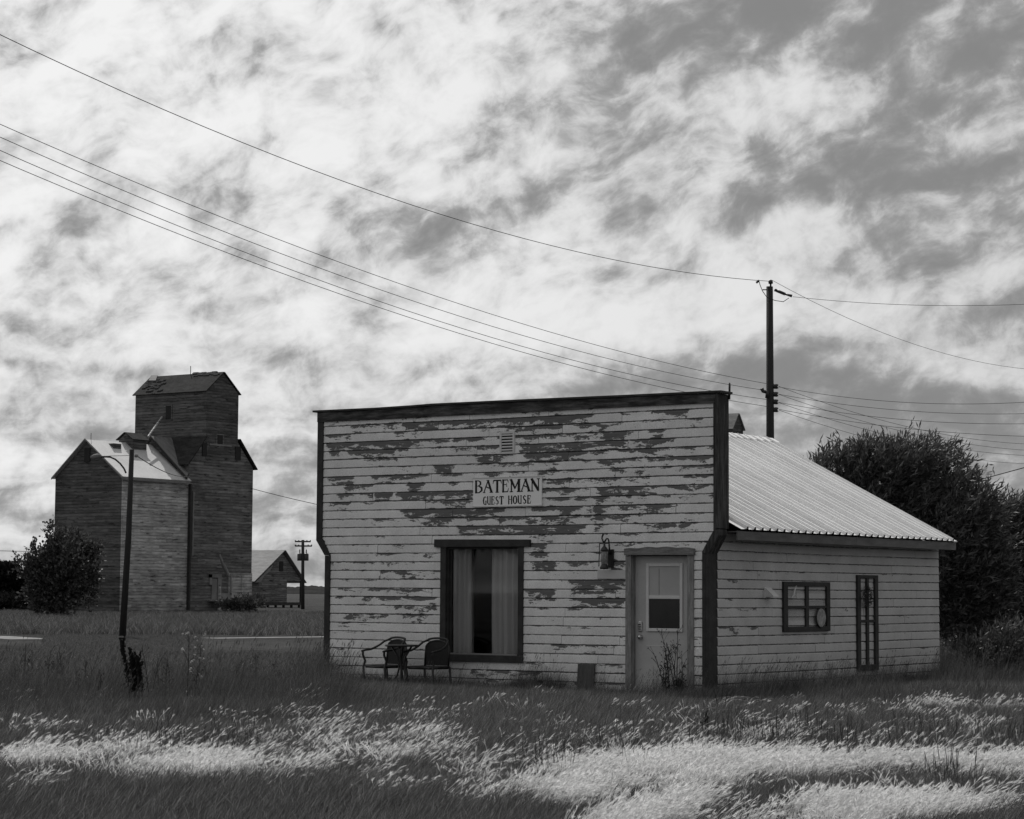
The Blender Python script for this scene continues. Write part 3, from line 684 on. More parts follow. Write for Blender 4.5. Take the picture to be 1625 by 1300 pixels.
# cornice board and cap, slightly bowed
cap = [onY(u, v) for u, v in ((501, 652), (600, 647.5), (660, 643.5), (690, 641), (850, 633.5), (1000, 627), (1148.5, 620))]
b = MB(); b2 = MB()
for i, (p, q) in enumerate(zip(cap[:-1], cap[1:])):
    b.prism([(p[0], -.085, p[2] - .032), (p[0], .27, p[2] - .032), (p[0], .27, p[2]), (p[0], -.085, p[2])], (q[0] - p[0] - .002, 0, q[2] - p[2]))
for x0, x1 in ((-7.36, -5.2), (-5.198, -2.6), (-2.598, .021)):
    z_ = [float(np.interp(x, [c[0] for c in cap], [c[2] for c in cap])) - .034 for x in (x0, x1)]
    b2.prism([(x0, -.055, z_[0]), (x1, -.055, z_[1]), (x1, -.055, 4.235), (x0, -.055, 4.24)], (0, .030, 0))
b.build('cornice_cap', M_trim, house, bevel=.003); b2.build('cornice_board', M_corn, house, bevel=.003)
b = MB(); b.tube([(.085, .25, 4.30), (.09, .25, 4.515), (.088, .25, 4.545)], [.016, .016, .010], 8); b.lathe([(.0, 0), (.028, 0), (.03, .03), (.0, .035)], (.088, .25, 4.37)); b.build('rod', M_iron, house, True)
b = MB(); b.box(-7.24, .02, .202, .225, 2.4, 4.34); b.build('false_front_back', M_ply, house)
# roof of ribbed steel sheets
EZ, RZ, RX = 2.425, 4.315, -3.42
def roof_side(ex, ez, rx, rz, y0, y1e, y1r, m, name):
    """ribs run up the slope, sheets lap every fourth rib"""
    vs = []; fs = []; rows = []
    n = int((y1e - y0) / .23)
    prof = []
    for i in range(n + 2):
        yb = y0 + i * .23; lap = .006 if i % 4 == 0 else 0.0
        prof += [(yb, 0.0), (yb + .140, 0.0 + lap), (yb + .146, .043 + lap), (yb + .185, .043), (yb + .214, 0.0)]
    prof = [p for p in prof if p[0] <= y1e - .01] + [(y1e, 0.0), (y1e + .002, -.03)]
    L_ = math.hypot(rx - ex, rz - ez); nx = -(rz - ez) / L_ * math.copysign(1, rx - ex); nz = abs(rx - ex) / L_
    seg = 10
    for j in range(seg + 1):
        t_ = j / seg
        for (y, h) in prof:
            yy = y + (y1r - y1e) * t_ * max(0, (y - y1e + 1.0)) if y > y1e - 1.0 else y
            wob = .004 * math.sin(y * 2.1 + t_ * 3) 
            vs.append((ex + (rx - ex) * t_ + nx * (h + wob), yy, ez + (rz - ez) * t_ + nz * (h + wob)))
    k = len(prof)
    for j in range(seg):
        for i in range(k - 1): fs.append((j * k + i, j * k + i + 1, (j + 1) * k + i + 1, (j + 1) * k + i))
    b = MB(); b.v = vs; b.f = fs; return b.build(name, m, house)
roof = roof_side(.265, EZ, RX, RZ, .27, 8.00, 8.20, M_tin, 'roof')
roof_side(-7.10, EZ, RX, RZ, .27, 8.00, 8.20, M_tin, 'roof')
b = MB(); b.prism([(RX - .16, .27, RZ - .055), (RX, .27, RZ + .03), (RX + .16, .27, RZ - .055), (RX, .27, RZ + .018)], (0, 7.95, 0)); b.build('ridge_cap', M_tin, roof)
b = MB()
for (y0, y1) in ((.23, 4.1), (4.103, 7.99)): b.box(.205, .232, y0, y1, 2.272, 2.402)
b.box(-.09, .2, .27, 7.99, 2.385, 2.40); b.build('fascia', M_fasc, house, bevel=.003)
b = MB(); b.prism([(.22, 8.0, 2.28), (.22, 8.0, 2.40), (RX, 8.0, RZ - .03), (-7.07, 8.0, 2.40), (-7.07, 8.0, 2.28), (RX, 8.0, RZ - .15)], (0, .03, 0)); b.build('barge_board', M_fasc, house)
# window
def bx(name, x0, x1, y0, y1, z0, z1, m, parent, bev=.003):
    b = MB(); b.box(x0, x1, y0, y1, z0, z1); return b.build(name, m, parent, bevel=bev)
b = MB()
b.box(-4.862, -4.757, YF, .0, .552, 2.193); b.box(-3.402, -3.308, YF, .0, .552, 2.193)
b.box(-4.764, -4.735, .0, .10, .56, 2.19); b.box(-3.425, -3.396, .0, .10, .56, 2.19); b.box(-4.735, -3.425, .0, .10, 2.165, 2.197)
winf = b.build('window', M_trim, house, bevel=.003)
b = MB(); b.prism([(-4.972, YF - .02, 2.197), (-3.175, YF - .02, 2.193), (-3.177, YF - .02, 2.300), (-4.97, YF - .02, 2.318)], (0, .06, 0)); b.build('window_head', M_trim, winf, bevel=.004)
b = MB(); b.box(-4.862, -3.306, YF - .012, .0, .442, .546); b.build('sill', M_trim, winf, bevel=.004)
b = MB(); b.box(-4.735, -3.425, YF + .02, .10, .548, .568); b.build('sill_strip', M_pale, winf)
bx('pane', -4.735, -3.425, .060, .064, .568, 2.165, M_glass, winf, 0)
bx('sash', -4.735, -4.705, .050, .080, .568, 2.165, M_trim, winf, 0)
def curtain(u0, u1, lab, amp=.03, waves=7, y=.22, seed=0, pinch=0.0):
    a = onY(u0, 950, y)[0]; c_ = onY(u1, 950, y)[0]; vs = []; fs = []; n = 60; r_ = random.Random(seed); ph = [r_.uniform(0, 6) for _ in range(5)]
    zz = np.linspace(.50, 2.24, 12)
    for z in zz:
        for i in range(n + 1):
            t_ = i / n; x = a + (c_ - a) * t_ + .01 * math.sin(z * 2 + ph[0]) 
            yy = y + amp * math.sin(t_ * waves * 6.283 + ph[1] + .15 * z) + amp * .5 * math.sin(t_ * waves * 2.3 * 6.283 + ph[2])
            vs.append((x, yy, z))
    for j in range(len(zz) - 1):
        for i in range(n): k = j * (n + 1) + i; fs.append((k, k + 1, k + n + 2, k + n + 1))
    b = MB(); b.v = vs; b.f = fs; o = b.build('curtain', M_curt, None, True); tag(o, lab, 'curtain'); return o
curtain(700, 751, 'narrow dim curtain hanging on the left side of the window', .05, 5.0, .17, 3)
curtain(781, 834, 'wider pale curtain hanging on the right side of the window', .05, 4.0, .17, 8)
# louvred vent
M_vent = gmat('vent_paint', .60, .66, (1, 1, 1), 4, .6)
b = MB(); b.box(-3.755, -3.722, -.045, -.0, 3.61, 3.955); b.box(-3.514, -3.480, -.045, -.0, 3.61, 3.955); b.box(-3.722, -3.514, -.045, -.0, 3.92, 3.955); b.box(-3.722, -3.514, -.045, -.0, 3.61, 3.645)
vent = b.build('gable_vent', M_vent, house, bevel=.002)
b = MB(); b.box(-3.722, -3.514, -.026, -.020, 3.645, 3.92); b.build('backing', M_ink, vent)
b = MB()
for i in range(6):
    z = 3.658 + i * .0455; b.prism([(-3.722, -.022, z + .032), (-3.722, -.019, z + .036), (-3.722, -.044, z + .012), (-3.722, -.044, z + .004)], (.208, 0, 0))
b.build('louvres', M_vent, vent)
# door
door_f = MB(); door_f.box(-1.492, -1.398, YF, .0, .0, 2.048); door_f.box(-1.432, -1.392, .0, .13, .0, 2.06)
door_f.box(-.452, -.345, YF, .0, .0, 2.05); door_f.box(-.449, -.41, .0, .10, .0, 2.06)
YD = .075
db = onY(1093, 960, YD)[0] 
door = bx('door', -1.392, -.449, YD, YD + .045, .03, 2.045, M_door, house, .003)
door_f.build('door_frame', M_wood, door, bevel=.003)
b = MB(); pts = []
for i in range(25):
    t_ = i / 24; pts.append((-1.500 + 1.175 * t_, YF - .03, 2.150 + .022 * math.sin(t_ * 3.1) + .006 * math.sin(t_ * 23)))
b.prism([(-1.500, YF - .03, 2.056)] + pts + [(-.325, YF - .03, 2.052)], (0, .07, 0)); b.build('lintel', M_woodh, door, bevel=.004)
pa = onY(1025, 894, YD - .02); pb_ = onY(1083, 1003, YD - .02); x0, x1, z1, z0 = pa[0], pb_[0], pa[2], pb_[2]
b = MB(); t_ = .047
b.box(x0, x0 + t_, YD - .022, YD, z0, z1); b.box(x1 - t_, x1, YD - .022, YD, z0, z1); b.box(x0 + t_, x1 - t_, YD - .022, YD, z1 - t_, z1); b.box(x0 + t_, x1 - t_, YD - .022, YD, z0, z0 + t_)
zm = onY(1050, 948, YD - .02)[2]; b.box(x0 + t_, x1 - t_, YD - .022, YD, zm - .024, zm + .024)
lf = b.build('window_frame', M_white, door, bevel=.006)
bx('blind', x0 + t_, x1 - t_, YD - .006, YD - .002, zm + .024, z1 - t_, M_blind, door, 0)
bx('seam', x0 + t_ + .165, x0 + t_ + .173, YD - .009, YD - .006, zm + .03, z1 - t_ - .03, M_wood, door, 0)
M_dpane = gmat('dark_pane', .02, .03, (1, 1, 1), 5, .12, spec=.5)
bx('pane', x0 + t_, x1 - t_, YD - .006, YD - .002, z0 + t_, zm - .024, M_dpane, door, 0)
for zz0, zz1 in ((.26, .74), (.10, .20)):
    for z_ in ((zz0, zz1) if zz1 > .5 else ()): bx('panel_moulding', -1.20, -.62, YD - .004, YD, z_, z_ + .007, M_white, door, 0)
p = onY(1015.5, 994, YD - .02); b = MB(); b.box(p[0] - .036, p[0] + .036, YD - .03, YD, p[2] - .075, p[2] + .075)
kp = b.build('keypad_lock', M_steel, door, bevel=.012)
b = MB()
for i in range(3):
    for j in range(2): b.box(p[0] - .018 + j * .022, p[0] - .004 + j * .022, YD - .036, YD - .03, p[2] - .05 + i * .032, p[2] - .03 + i * .032)
b.build('buttons', M_ink, kp)
p = onY(1016, 1011, YD - .03); b = MB(); n0 = 0
for r_, y_ in ((.0, .0),): pass
b.lathe([(.0, 0), (.030, .004), (.034, .012), (.018, .02), (.016, .035), (.030, .045), (.034, .060), (.026, .074), (.0, .080)], (0, 0, 0), 16)
b.v = [(p[0] + v[0], YD - v[2], p[2] + v[1]) for v in b.v]; b.build('door_knob', M_steel, door, True)
bx('threshold', -1.42, -.43, -.10, .10, -.01, .035, M_pale, house, .004)
bx('door_step', -1.40, -.75, -.42, -.13, -.02, .03, M_conc, house, .01)
# bare patch board beside the lantern
b = MB(); b.box(-1.985, -1.495, -.036, -.018, 1.712, 1.838); b.build('patch_board', M_white if False else gmat('patch_board_paint', .54, .60, (1, 1, 1), 4, .7), house, bevel=.003)
# dryer vent hood on the side wall
b = MB(); xs = -.085
b.box(xs, xs + .02, 1.60, 1.80, 1.44, 1.60); b.prism([(xs + .02, 1.62, 1.595), (xs + .02, 1.62, 1.46), (xs + .15, 1.62, 1.452), (xs + .15, 1.62, 1.475)], (0, .17, 0)); b.build('vent_hood', M_white, house, bevel=.003)
keep_world(house)

# ------------------------------------------------------------------ things on and by the walls
def own(name, loc, label, cat, group=None): return empty(name, loc, label, cat, group)
# sign
sg = own('sign', (-3.605, -.03, 3.03), 'small white sign with black hand-drawn lettering on the peeling front wall', 'sign')
b = MB(); sz0 = [3.255, 3.262, 2.815, 2.803]
b.prism([(-4.240, -.050, 2.803), (-2.972, -.050, 2.812), (-2.972, -.050, 3.250), (-4.240, -.050, 3.255)], (0, .022, 0)); brd = b.build('board', M_sign, sg, bevel=.002)
b = MB(); b.box(-4.245, -2.967, -.058, -.052, 2.803, 2.822); b.box(-4.245, -2.967, -.058, -.052, 3.243, 3.258); b.build('moulding', M_white, sg)
LT = {  # strokes in a unit box: (x0,y0,x1,y1,w0,w1)
 'B': [(.14,0,.14,1,.17,.17),(.02,.97,.45,.97,.06,.06),(.02,.03,.5,.03,.07,.07),(.45,.97,.70,.86,.07,.12),(.70,.86,.70,.68,.13,.13),(.70,.68,.42,.56,.12,.06),(.42,.56,.84,.42,.06,.14),(.84,.42,.86,.2,.16,.16),(.86,.2,.5,.03,.14,.07),(.3,.54,.45,.57,.05,.05)],
 'A': [(.06,.03,.50,.95,.07,.08),(.50,.98,.90,.03,.13,.17),(.36,.97,.64,.97,.06,.06),(.24,.50,.70,.34,.08,.06),(-.04,.03,.20,.03,.05,.05),(.70,.03,1.04,.03,.05,.05)],
 'T': [(.5,0,.5,.95,.17,.17),(.08,.95,.92,.95,.09,.09),(.08,.95,.0,.70,.09,.03),(.92,.95,1.0,.70,.09,.03),(.3,.03,.7,.03,.05,.05)],
 'E': [(.17,0,.17,1,.17,.17),(.05,.96,.8,.96,.08,.08),(.8,.96,.88,.74,.09,.03),(.17,.62,.62,.60,.06,.06),(.62,.72,.66,.44,.03,.06),(.05,.04,.78,.04,.08,.08),(.78,.04,.94,.32,.09,.03)],
 'M': [(.16,0,.16,.98,.08,.08),(.12,.98,.50,.28,.15,.10),(.50,.28,.86,.98,.07,.07),(.86,0,.86,.98,.16,.16),(.02,.03,.30,.03,.05,.05),(.70,.03,1.02,.03,.05,.05),(.0,.97,.2,.97,.05,.05),(.8,.97,1.0,.97,.05,.05)],
 'N': [(.16,0,.16,.98,.08,.08),(.10,.98,.84,.10,.18,.18),(.86,.03,.86,.98,.08,.08),(.02,.03,.30,.03,.05,.05),(.70,.97,1.0,.97,.05,.05),(.0,.97,.2,.97,.05,.05)],
 'G': [(.85,.86,.6,.98,.06,.09),(.6,.98,.3,.86,.09,.13),(.3,.86,.14,.5,.15,.17),(.14,.5,.28,.12,.17,.14),(.28,.12,.55,.02,.12,.08),(.55,.02,.80,.14,.08,.10),(.82,.0,.82,.46,.13,.13),(.62,.46,.96,.46,.05,.05)],
 'U': [(.16,1,.16,.25,.15,.15),(.16,.25,.4,.03,.15,.09),(.4,.03,.7,.10,.08,.08),(.78,.0,.78,1,.12,.12),(.0,.97,.3,.97,.05,.05),(.62,.97,.9,.97,.05,.05)],
 'S': [(.80,.84,.5,.97,.05,.09),(.5,.97,.20,.80,.09,.13),(.20,.80,.36,.56,.13,.14),(.36,.56,.74,.38,.14,.14),(.74,.38,.76,.16,.14,.13),(.76,.16,.45,.02,.12,.08),(.45,.02,.12,.16,.08,.04)],
 'H': [(.17,0,.17,1,.14,.14),(.82,0,.82,1,.14,.14),(.17,.56,.82,.56,.06,.06),(.04,.97,.3,.97,.05,.05),(.7,.97,.95,.97,.05,.05),(.04,.03,.3,.03,.05,.05),(.7,.03,.95,.03,.05,.05)],
 'O': [(.5,.98,.20,.80,.09,.14),(.20,.80,.12,.5,.15,.16),(.12,.5,.22,.18,.16,.14),(.22,.18,.5,.02,.13,.08),(.5,.02,.80,.18,.08,.13),(.80,.18,.88,.5,.14,.16),(.88,.5,.78,.82,.16,.13),(.78,.82,.5,.98,.13,.08)]}
def lettering(text, xa, xb, za, zb, wsp=.55, gapf=.12, parent=None, wmul=1.0, slope=0.0):
    wd = {'M': 1.25, 'N': 1.05, ' ': wsp, 'A': 1.08, 'E': .85, 'T': 1.0}
    tot = sum(wd.get(c, .95) for c in text) + gapf * (len(text) - 1); k = (xb - xa) / tot; x = xa; b = MB(); yy = -.0515
    for ch in text:
        W = wd.get(ch, .95) * k
        for (px, pz, qx, qz, w0_, w1_) in LT.get(ch, []):
            a = Vector((x + px * W, 0, za + pz * (zb - za))); c_ = Vector((x + qx * W, 0, za + qz * (zb - za)))
            d_ = (c_ - a); 
            if d_.length < 1e-5: continue
            d_.normalize(); n_ = Vector((-d_.z, 0, d_.x)); a -= d_ * .003; c_ += d_ * .003; yy -= .00002
            h0 = n_ * w0_ * W * .5 * wmul; h1 = n_ * w1_ * W * .5 * wmul
            q_ = [a - h0, c_ - h1, c_ + h1, a + h0]; b.quad(*[(p_.x, yy, p_.z + slope * (p_.x - xa)) for p_ in q_])
        x += W + gapf * k
    return b.build('lettering', M_ink, parent)
lettering('BATEMAN', -4.205, -3.005, 3.020, 3.215, gapf=.06, parent=brd, wmul=1.45, slope=.006)
lettering('GUEST', -4.055, -3.668, 2.838, 2.965, gapf=.10, parent=brd, wmul=1.9, slope=.006); lettering('HOUSE', -3.585, -3.160, 2.841, 2.968, gapf=.10, parent=brd, wmul=1.9, slope=.006)
keep_world(sg)
# lantern
lx, lz = onY(958.5, 880, -.17)[0], onY(958.5, 880, -.17)[2]
ln_ = own('wall_lantern', (lx + .02, -.02, 2.0), 'black curly iron lantern with smoky glass, on the wall left of the door', 'lantern')
def P2(u, v, y=-.17): q = onY(u, v, y); return (q[0], y, q[2])
b = MB(); b.box(onY(967, 880)[0], onY(976, 880)[0], -.05, -.0, onY(970, 901)[2], onY(970, 872)[2]); b.build('back_plate', M_iron, ln_, bevel=.004)
b = MB()
b.tube([P2(956.5, 846), P2(957, 849), P2(955.5, 852), P2(955.3, 855), P2(957, 859), P2(958.6, 861)], [.016, .014, .012, .012, .012, .012], 8)
b.tube([P2(958.6, 862), P2(960.5, 858), P2(962.5, 855), P2(964.5, 855), P2(966, 857.5), P2(966.6, 862, -.14), P2(967, 870, -.10), P2(967.5, 880, -.05)], .012, 8)
b.tube([P2(951.5, 863), P2(958, 862.7), P2(965, 862.5)], .008, 6); b.tube([P2(951.5, 863), P2(951, 880), P2(950.3, 899)], .008, 6)
b.build('bracket', M_iron, ln_, True)
c0 = P2(959, 868); hz = lambda v: onY(959, v, -.17)[2] - onY(959, 904, -.17)[2]; base = P2(959, 904)
b = MB(); b.lathe([(.0, hz(861)), (.014, hz(862)), (.018, hz(867)), (.05, hz(871)), (.062, hz(874.5)), (.055, hz(875)), (.0, hz(875))], base, 14); b.build('cap', M_iron, ln_, True)
M_smoke = gmat('smoky_glass', .10, .30, (1, 1, 1), 22, .2, spec=.6)
b = MB(); b.lathe([(.040, hz(875)), (.052, hz(881)), (.055, hz(888)), (.046, hz(895)), (.036, hz(897))], base, 14); b.build('glass', M_smoke, ln_, True)
b = MB(); b.lathe([(.0, hz(903.5)), (.062, hz(903.3)), (.068, hz(901)), (.05, hz(898)), (.042, hz(895)), (.0, hz(895))], base, 14); b.build('base', M_iron, ln_, True)
keep_world(ln_)
# old window frames hung as ornaments on the side wall (x = plane of the boards)
XS = -.085; XF = -.045
of_ = own('old_window_frame', (XF, 2.95, 1.3), 'dark square four-light sash with wire mesh, hung on the side wall', 'frame')
def fbox(b, y0, y1, z0, z1, x0=XS, x1=XF): b.box(x0, x1, y0, y1, z0, z1)
b = MB(); y0, y1, z0, z1 = 2.175, 3.735, .930, 1.690; fbox(b, y0, y0 + .135, z0, z1); fbox(b, y1 - .115, y1, z0, z1); fbox(b, y0 + .135, y1 - .115, z1 - .07, z1); fbox(b, y0 + .135, y1 - .115, z0, z0 + .075)
b.build('sash', M_trim, of_, bevel=.006)
b = MB(); fbox(b, 2.915, 3.01, z0 + .075, z1 - .07, XS + .004, XF - .006); b.build('muntin', M_trim, of_); b = MB(); fbox(b, y0 + .135, 2.913, 1.285, 1.325, XS + .006, XF - .01); fbox(b, 3.012, y1 - .115, 1.285, 1.325, XS + .006, XF - .01); b.build('muntin', M_trim, of_)
b = MB()
a = y0 + .13 - .9
while a < y1:
    for sgn in (1, -1):
        p0 = [a, z0 + .07] if sgn > 0 else [a, z1 - .07]; L_ = .63
        ya, za, yb, zb = a, p0[1], a + L_, p0[1] + sgn * L_
        if ya < y0 + .13: d_ = y0 + .13 - ya; ya += d_; za += sgn * d_
        if yb > y1 - .11: d_ = yb - (y1 - .11); yb -= d_; zb -= sgn * d_
        if yb > ya: b.quad((XS + .004, ya, za), (XS + .004, yb, zb), (XS + .004, yb, zb + .004), (XS + .004, ya, za + .004))
    a += .036
b.build('wire_mesh', M_steel if False else M_ply, of_)
keep_world(of_)
b = MB()
b.tube([(XF + .01, 2.40, 1.44), (XF + .012, 2.47, 1.49), (XF + .012, 2.50, 1.56), (XF + .01, 2.56, 1.63)], [.006, .018, .014, .004], 6); b.tube([(XF + .01, 2.50, 1.50), (XF + .01, 2.57, 1.47)], [.01, .003], 6)
tag(b.build('ornament', M_white, None, True), 'little pale bird-like ornament in the upper left light of the mesh frame', 'ornament')
b = MB()
for i in range(28):
    pass
pl = []
for i in range(28): an = 6.283 * i / 28; pl.append((XF + .002, 3.385 + .160 * math.cos(an), 1.140 + .150 * math.sin(an)))
b.prism(pl, (.014, 0, 0)); M_oval = gmat('mottled_plaque', .12, .42, (1, 1, 1), 14, .7)
o = b.build('plaque', M_oval, None, bevel=.004)
tag(o, 'oval mottled plaque in the lower right light of the mesh frame', 'plaque')
b = MB(); b.tube([(p_[0] + .012, p_[1], p_[2]) for p_ in pl + pl[:1]], .008, 6); b.build('rim', M_trim, o, True)
tf_ = own('old_sash', (XF, 5.1, 1.05), 'tall narrow dark four-light sash leaning flat on the side wall, wreath on it', 'frame')
b = MB(); y0, y1, z0, z1 = 4.715, 5.485, .28, 1.815; fbox(b, y0, y0 + .12, z0, z1); fbox(b, y1 - .12, y1, z0, z1); fbox(b, y0 + .12, y1 - .12, z1 - .055, z1); fbox(b, y0 + .12, y1 - .12, z0, z0 + .095)
b.build('sash', M_trim, tf_, bevel=.006); b = MB(); fbox(b, 5.06, 5.14, z0 + .095, z1 - .055, XS + .004, XF - .006); b.build('muntin', M_trim, tf_); b = MB(); fbox(b, y0 + .12, 5.058, 1.055, 1.095, XS + .006, XF - .01); fbox(b, 5.142, y1 - .12, 1.055, 1.095, XS + .006, XF - .01); b.build('muntin', M_trim, tf_)
keep_world(tf_)
vs = []; fs = []
b = MB()
for i in range(420):
    an = random.uniform(0, 6.283); rr = .10 + random.gauss(0, .022); c_ = Vector((XF + .015 + random.uniform(0, .04), 5.0 + rr * 1.25 * math.cos(an), 1.47 + rr * 1.25 * math.sin(an)))
    d_ = Vector((random.uniform(.0, .5), random.gauss(0, 1), random.gauss(0, 1))).normalized() * random.uniform(.02, .05); s_ = d_.cross(Vector((1, .2, .1))).normalized() * .008
    b.quad(c_ - s_, c_ + s_, c_ + d_ + s_ * .3, c_ + d_ - s_ * .3)
tag(b.build('wreath', M_mesh), 'small dark twig wreath in the upper left light of the tall sash', 'wreath')
# upright plank leaning on the front wall
b = MB(); b.prism([(-2.300, -.11, -.02), (-2.012, -.11, -.02), (-2.008, -.075, .452), (-2.298, -.075, .455)], (0, .035, 0))
tag(b.build('plank', M_ply, None, bevel=.004), 'short wide grey plank standing on end against the front wall left of the door', 'plank')

# patio chairs and table (local: +x is forward, z up)
def chair(name, loc, rz, label):
    t = empty(name, loc, label, 'chair', 'patio chairs under the window', rz); t.scale = (.98, .98, .92)
    W = .27
    for s in (1, -1):
        b = MB(); b.tube([(.25, s * W, 0), (.235, s * W, .16), (.25, s * W, .40), (.215, s * W, .50), (.262, s * W, .60), (.262, s * W, .655), (.245, s * W, .672)], .0185, 8); b.build('leg', M_chair, t, True)
        b = MB(); b.tube([(-.26, s * W * .93, 0), (-.22, s * W * .93, .20), (-.195, s * W * .93, .42)], .0185, 8); b.build('leg', M_chair, t, True)
        b = MB(); b.tube([(.285, s * W, .662), (.20, s * W, .680), (.10, s * W, .690), (.02, s * (W + .01), .715), (-.07, s * (W + .0), .76), (-.15, s * W * .93, .82), (-.21, s * W * .72, .855)], .0185, 8); b.build('armrest', M_chair, t, True)
    b = MB(); pts = [(-.21, W * .72, .855)]
    for i in range(1, 12):
        an = math.pi * i / 12; pts.append((-.215 - .01 * math.sin(an), W * .72 * math.cos(an), .855 + .035 * math.sin(an)))
    pts.append((-.21, -W * .72, .855)); b.tube(pts, .0185, 8)
    ring = []
    yw = .235
    for i in range(15):
        an = math.pi * i / 14; ring.append((-.205 - .02 * math.sin(an), yw * math.cos(an), .70 + .150 * math.sin(an) ** .7 if 0 < i < 14 else .67))
    b.tube([(-.185, yw, .42)] + ring + [(-.185, -yw, .42)], .015, 8)
    b.build('back_frame', M_chair, t, True)
    b = MB(); b.prism([(-.195, yw, .44)] + ring + [(-.195, -yw, .44)], (.006, 0, 0)); b.build('backrest', M_mesh, t)
    b = MB(); b.prism([(-.20, -.235, .425), (.22, -.245, .432), (.245, -.22, .425), (.245, .22, .425), (.22, .245, .432), (-.20, .235, .425)], (0, 0, -.04)); b.build('seat', M_mesh, t)
    b = MB(); b.tube([(.235, -W, .42), (.245, 0, .405), (.235, W, .42)], .016, 8); b.tube([(-.19, -W * .9, .42), (-.19, W * .9, .42)], .016, 8)
    for s in (1, -1): b.tube([(.23, s * W, .42), (-.19, s * W * .92, .42)], .016, 8)
    b.build('seat_frame', M_chair, t, True)
    return t
p1 = onY(608, 1095, -.75); p2 = onY(690, 1095, -.70)
chair('patio_chair', (p1[0] - .04, -.62, -.02), math.radians(-104), 'dark metal patio chair facing left, on the left of the small round table')
chair('patio_chair', (p2[0] - .17, -.62, -.02), math.radians(-92), 'dark metal patio chair with a broad arched back, nearest the window frame')
pt = onY(638, 1095, -1.0)
tb = empty('patio_table', (pt[0], -1.02, .0), 'small round dark metal table between the two patio chairs', 'table'); tb.scale = (.95, .95, 1.0)
b = MB(); b.lathe([(0, .705), (.255, .705), (.268, .700), (.268, .685), (.255, .678), (0, .680)], (0, 0, 0), 32); b.build('tabletop', M_chair, tb, True)
for k in range(4):
    an = k * math.pi / 2 + .5; c_, s_ = math.cos(an), math.sin(an)
    b = MB(); b.tube([(c_ * .16, s_ * .16, .68), (c_ * .06, s_ * .06, .52), (c_ * .035, s_ * .035, .36), (c_ * .07, s_ * .07, .24), (c_ * .17, s_ * .17, .12), (c_ * .25, s_ * .25, .0)], .016, 8); b.build('leg', M_chair, tb, True)
b = MB(); b.lathe([(0, .36), (.045, .36), (.045, .33), (0, .33)], (0, 0, 0), 12); b.build('hub', M_chair, tb)

# ------------------------------------------------------------------ grain elevator
EX, EY0 = -84.74, 74.33           # plane of its right-hand faces, near corner of the annex
YT0, YT1, YTM = 80.50, 86.88, 83.69
el = empty('grain_elevator', (-88, 80.5, 0), 'tall dark weathered wooden grain elevator with a cupola and a metal-roofed annex', 'grain elevator')
XB = -91.0
def wallbox(name, x0, x1, y0, y1, z0, z1, m_r, m_l, parent):
    """right-hand (+x) and left-hand (-y) faces take their own weathering"""
    b = MB(); b.box(x0, x1, y0, y1, z0, z1); o = b.build(name, m_r, parent); o.data.materials.append(m_l)
    for p in o.data.polygons:
        if p.normal.y < -.5 or p.normal.x < -.5: p.material_index = 1
    return o
# main body
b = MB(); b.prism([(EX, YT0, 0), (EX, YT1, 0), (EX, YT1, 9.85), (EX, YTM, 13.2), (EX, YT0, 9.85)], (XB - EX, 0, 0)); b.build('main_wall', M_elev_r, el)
def slab(name, p0, p1, p2, p3, th, m, parent):
    n_ = (Vector(p1) - Vector(p0)).cross(Vector(p3) - Vector(p0)).normalized()
    if n_.z < 0: n_ = -n_
    b = MB(); b.prism([Vector(p) + n_ * .02 for p in (p0, p1, p2, p3)], n_ * th); return b.build(name, m, parent)
slab('main_roof', (EX + .18, YT0 - .22, 9.72), (EX + .18, YTM - 1.6, 11.70), (XB - .18, YTM - 1.6, 11.70), (XB - .18, YT0 - .22, 9.72), .08, M_shing, el)
slab('main_roof', (EX + .18, YT1 + .22, 9.72), (EX + .18, YTM + 1.6, 11.70), (XB - .18, YTM + 1.6, 11.70), (XB - .18, YT1 + .22, 9.72), .08, M_shing, el)
# cupola
CY0, CY1, CXB = 82.08, 85.26, -91.25
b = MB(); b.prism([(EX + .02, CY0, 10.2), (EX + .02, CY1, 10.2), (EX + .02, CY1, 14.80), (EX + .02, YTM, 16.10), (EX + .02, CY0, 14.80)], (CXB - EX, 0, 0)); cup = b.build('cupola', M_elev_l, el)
slab('cupola_roof', (EX + .12, CY0 - .13, 14.72), (EX + .12, YTM, 16.13), (CXB - .12, YTM, 16.13), (CXB - .12, CY0 - .13, 14.72), .06, M_shing, cup)
slab('cupola_roof', (EX + .12, CY1 + .13, 14.72), (EX + .12, YTM, 16.13), (CXB - .12, YTM, 16.13), (CXB - .12, CY1 + .13, 14.72), .06, M_shing, cup)
def fbx(name, x0, x1, y0, y1, z0, z1, m, parent): b = MB(); b.box(x0, x1, y0, y1, z0, z1); return b.build(name, m, parent)
q = onY(268, 655, CY0); f_ = fbx('window', q[0] - .32, q[0] + .32, CY0 - .05, CY0, q[2] - .55, q[2] + .55, M_elev_l, cup); fbx('pane', q[0] - .24, q[0] + .24, CY0 - .06, CY0 - .045, q[2] - .46, q[2] + .46, M_ink, f_)
q = onX(348, 697, EX); f_ = fbx('window', EX + .02, EX + .07, q[1] - .35, q[1] + .35, q[2] - .5, q[2] + .35, M_elev_r, cup); fbx('pane', EX + .06, EX + .08, q[1] - .27, q[1] + .27, q[2] - .42, q[2] + .27, M_ink, f_)
q0, q1 = onX(331, 705, EX), onX(366, 709, EX); fbx('trim_board', EX + .0, EX + .10, q0[1], q1[1], q0[2] - .06, q0[2] + .05, M_pale, el)
q = onX(324, 712, EX); fbx('window', EX, EX + .06, q[1] - .22, q[1] + .22, q[2] - .5, q[2] + .4, M_ink, el)
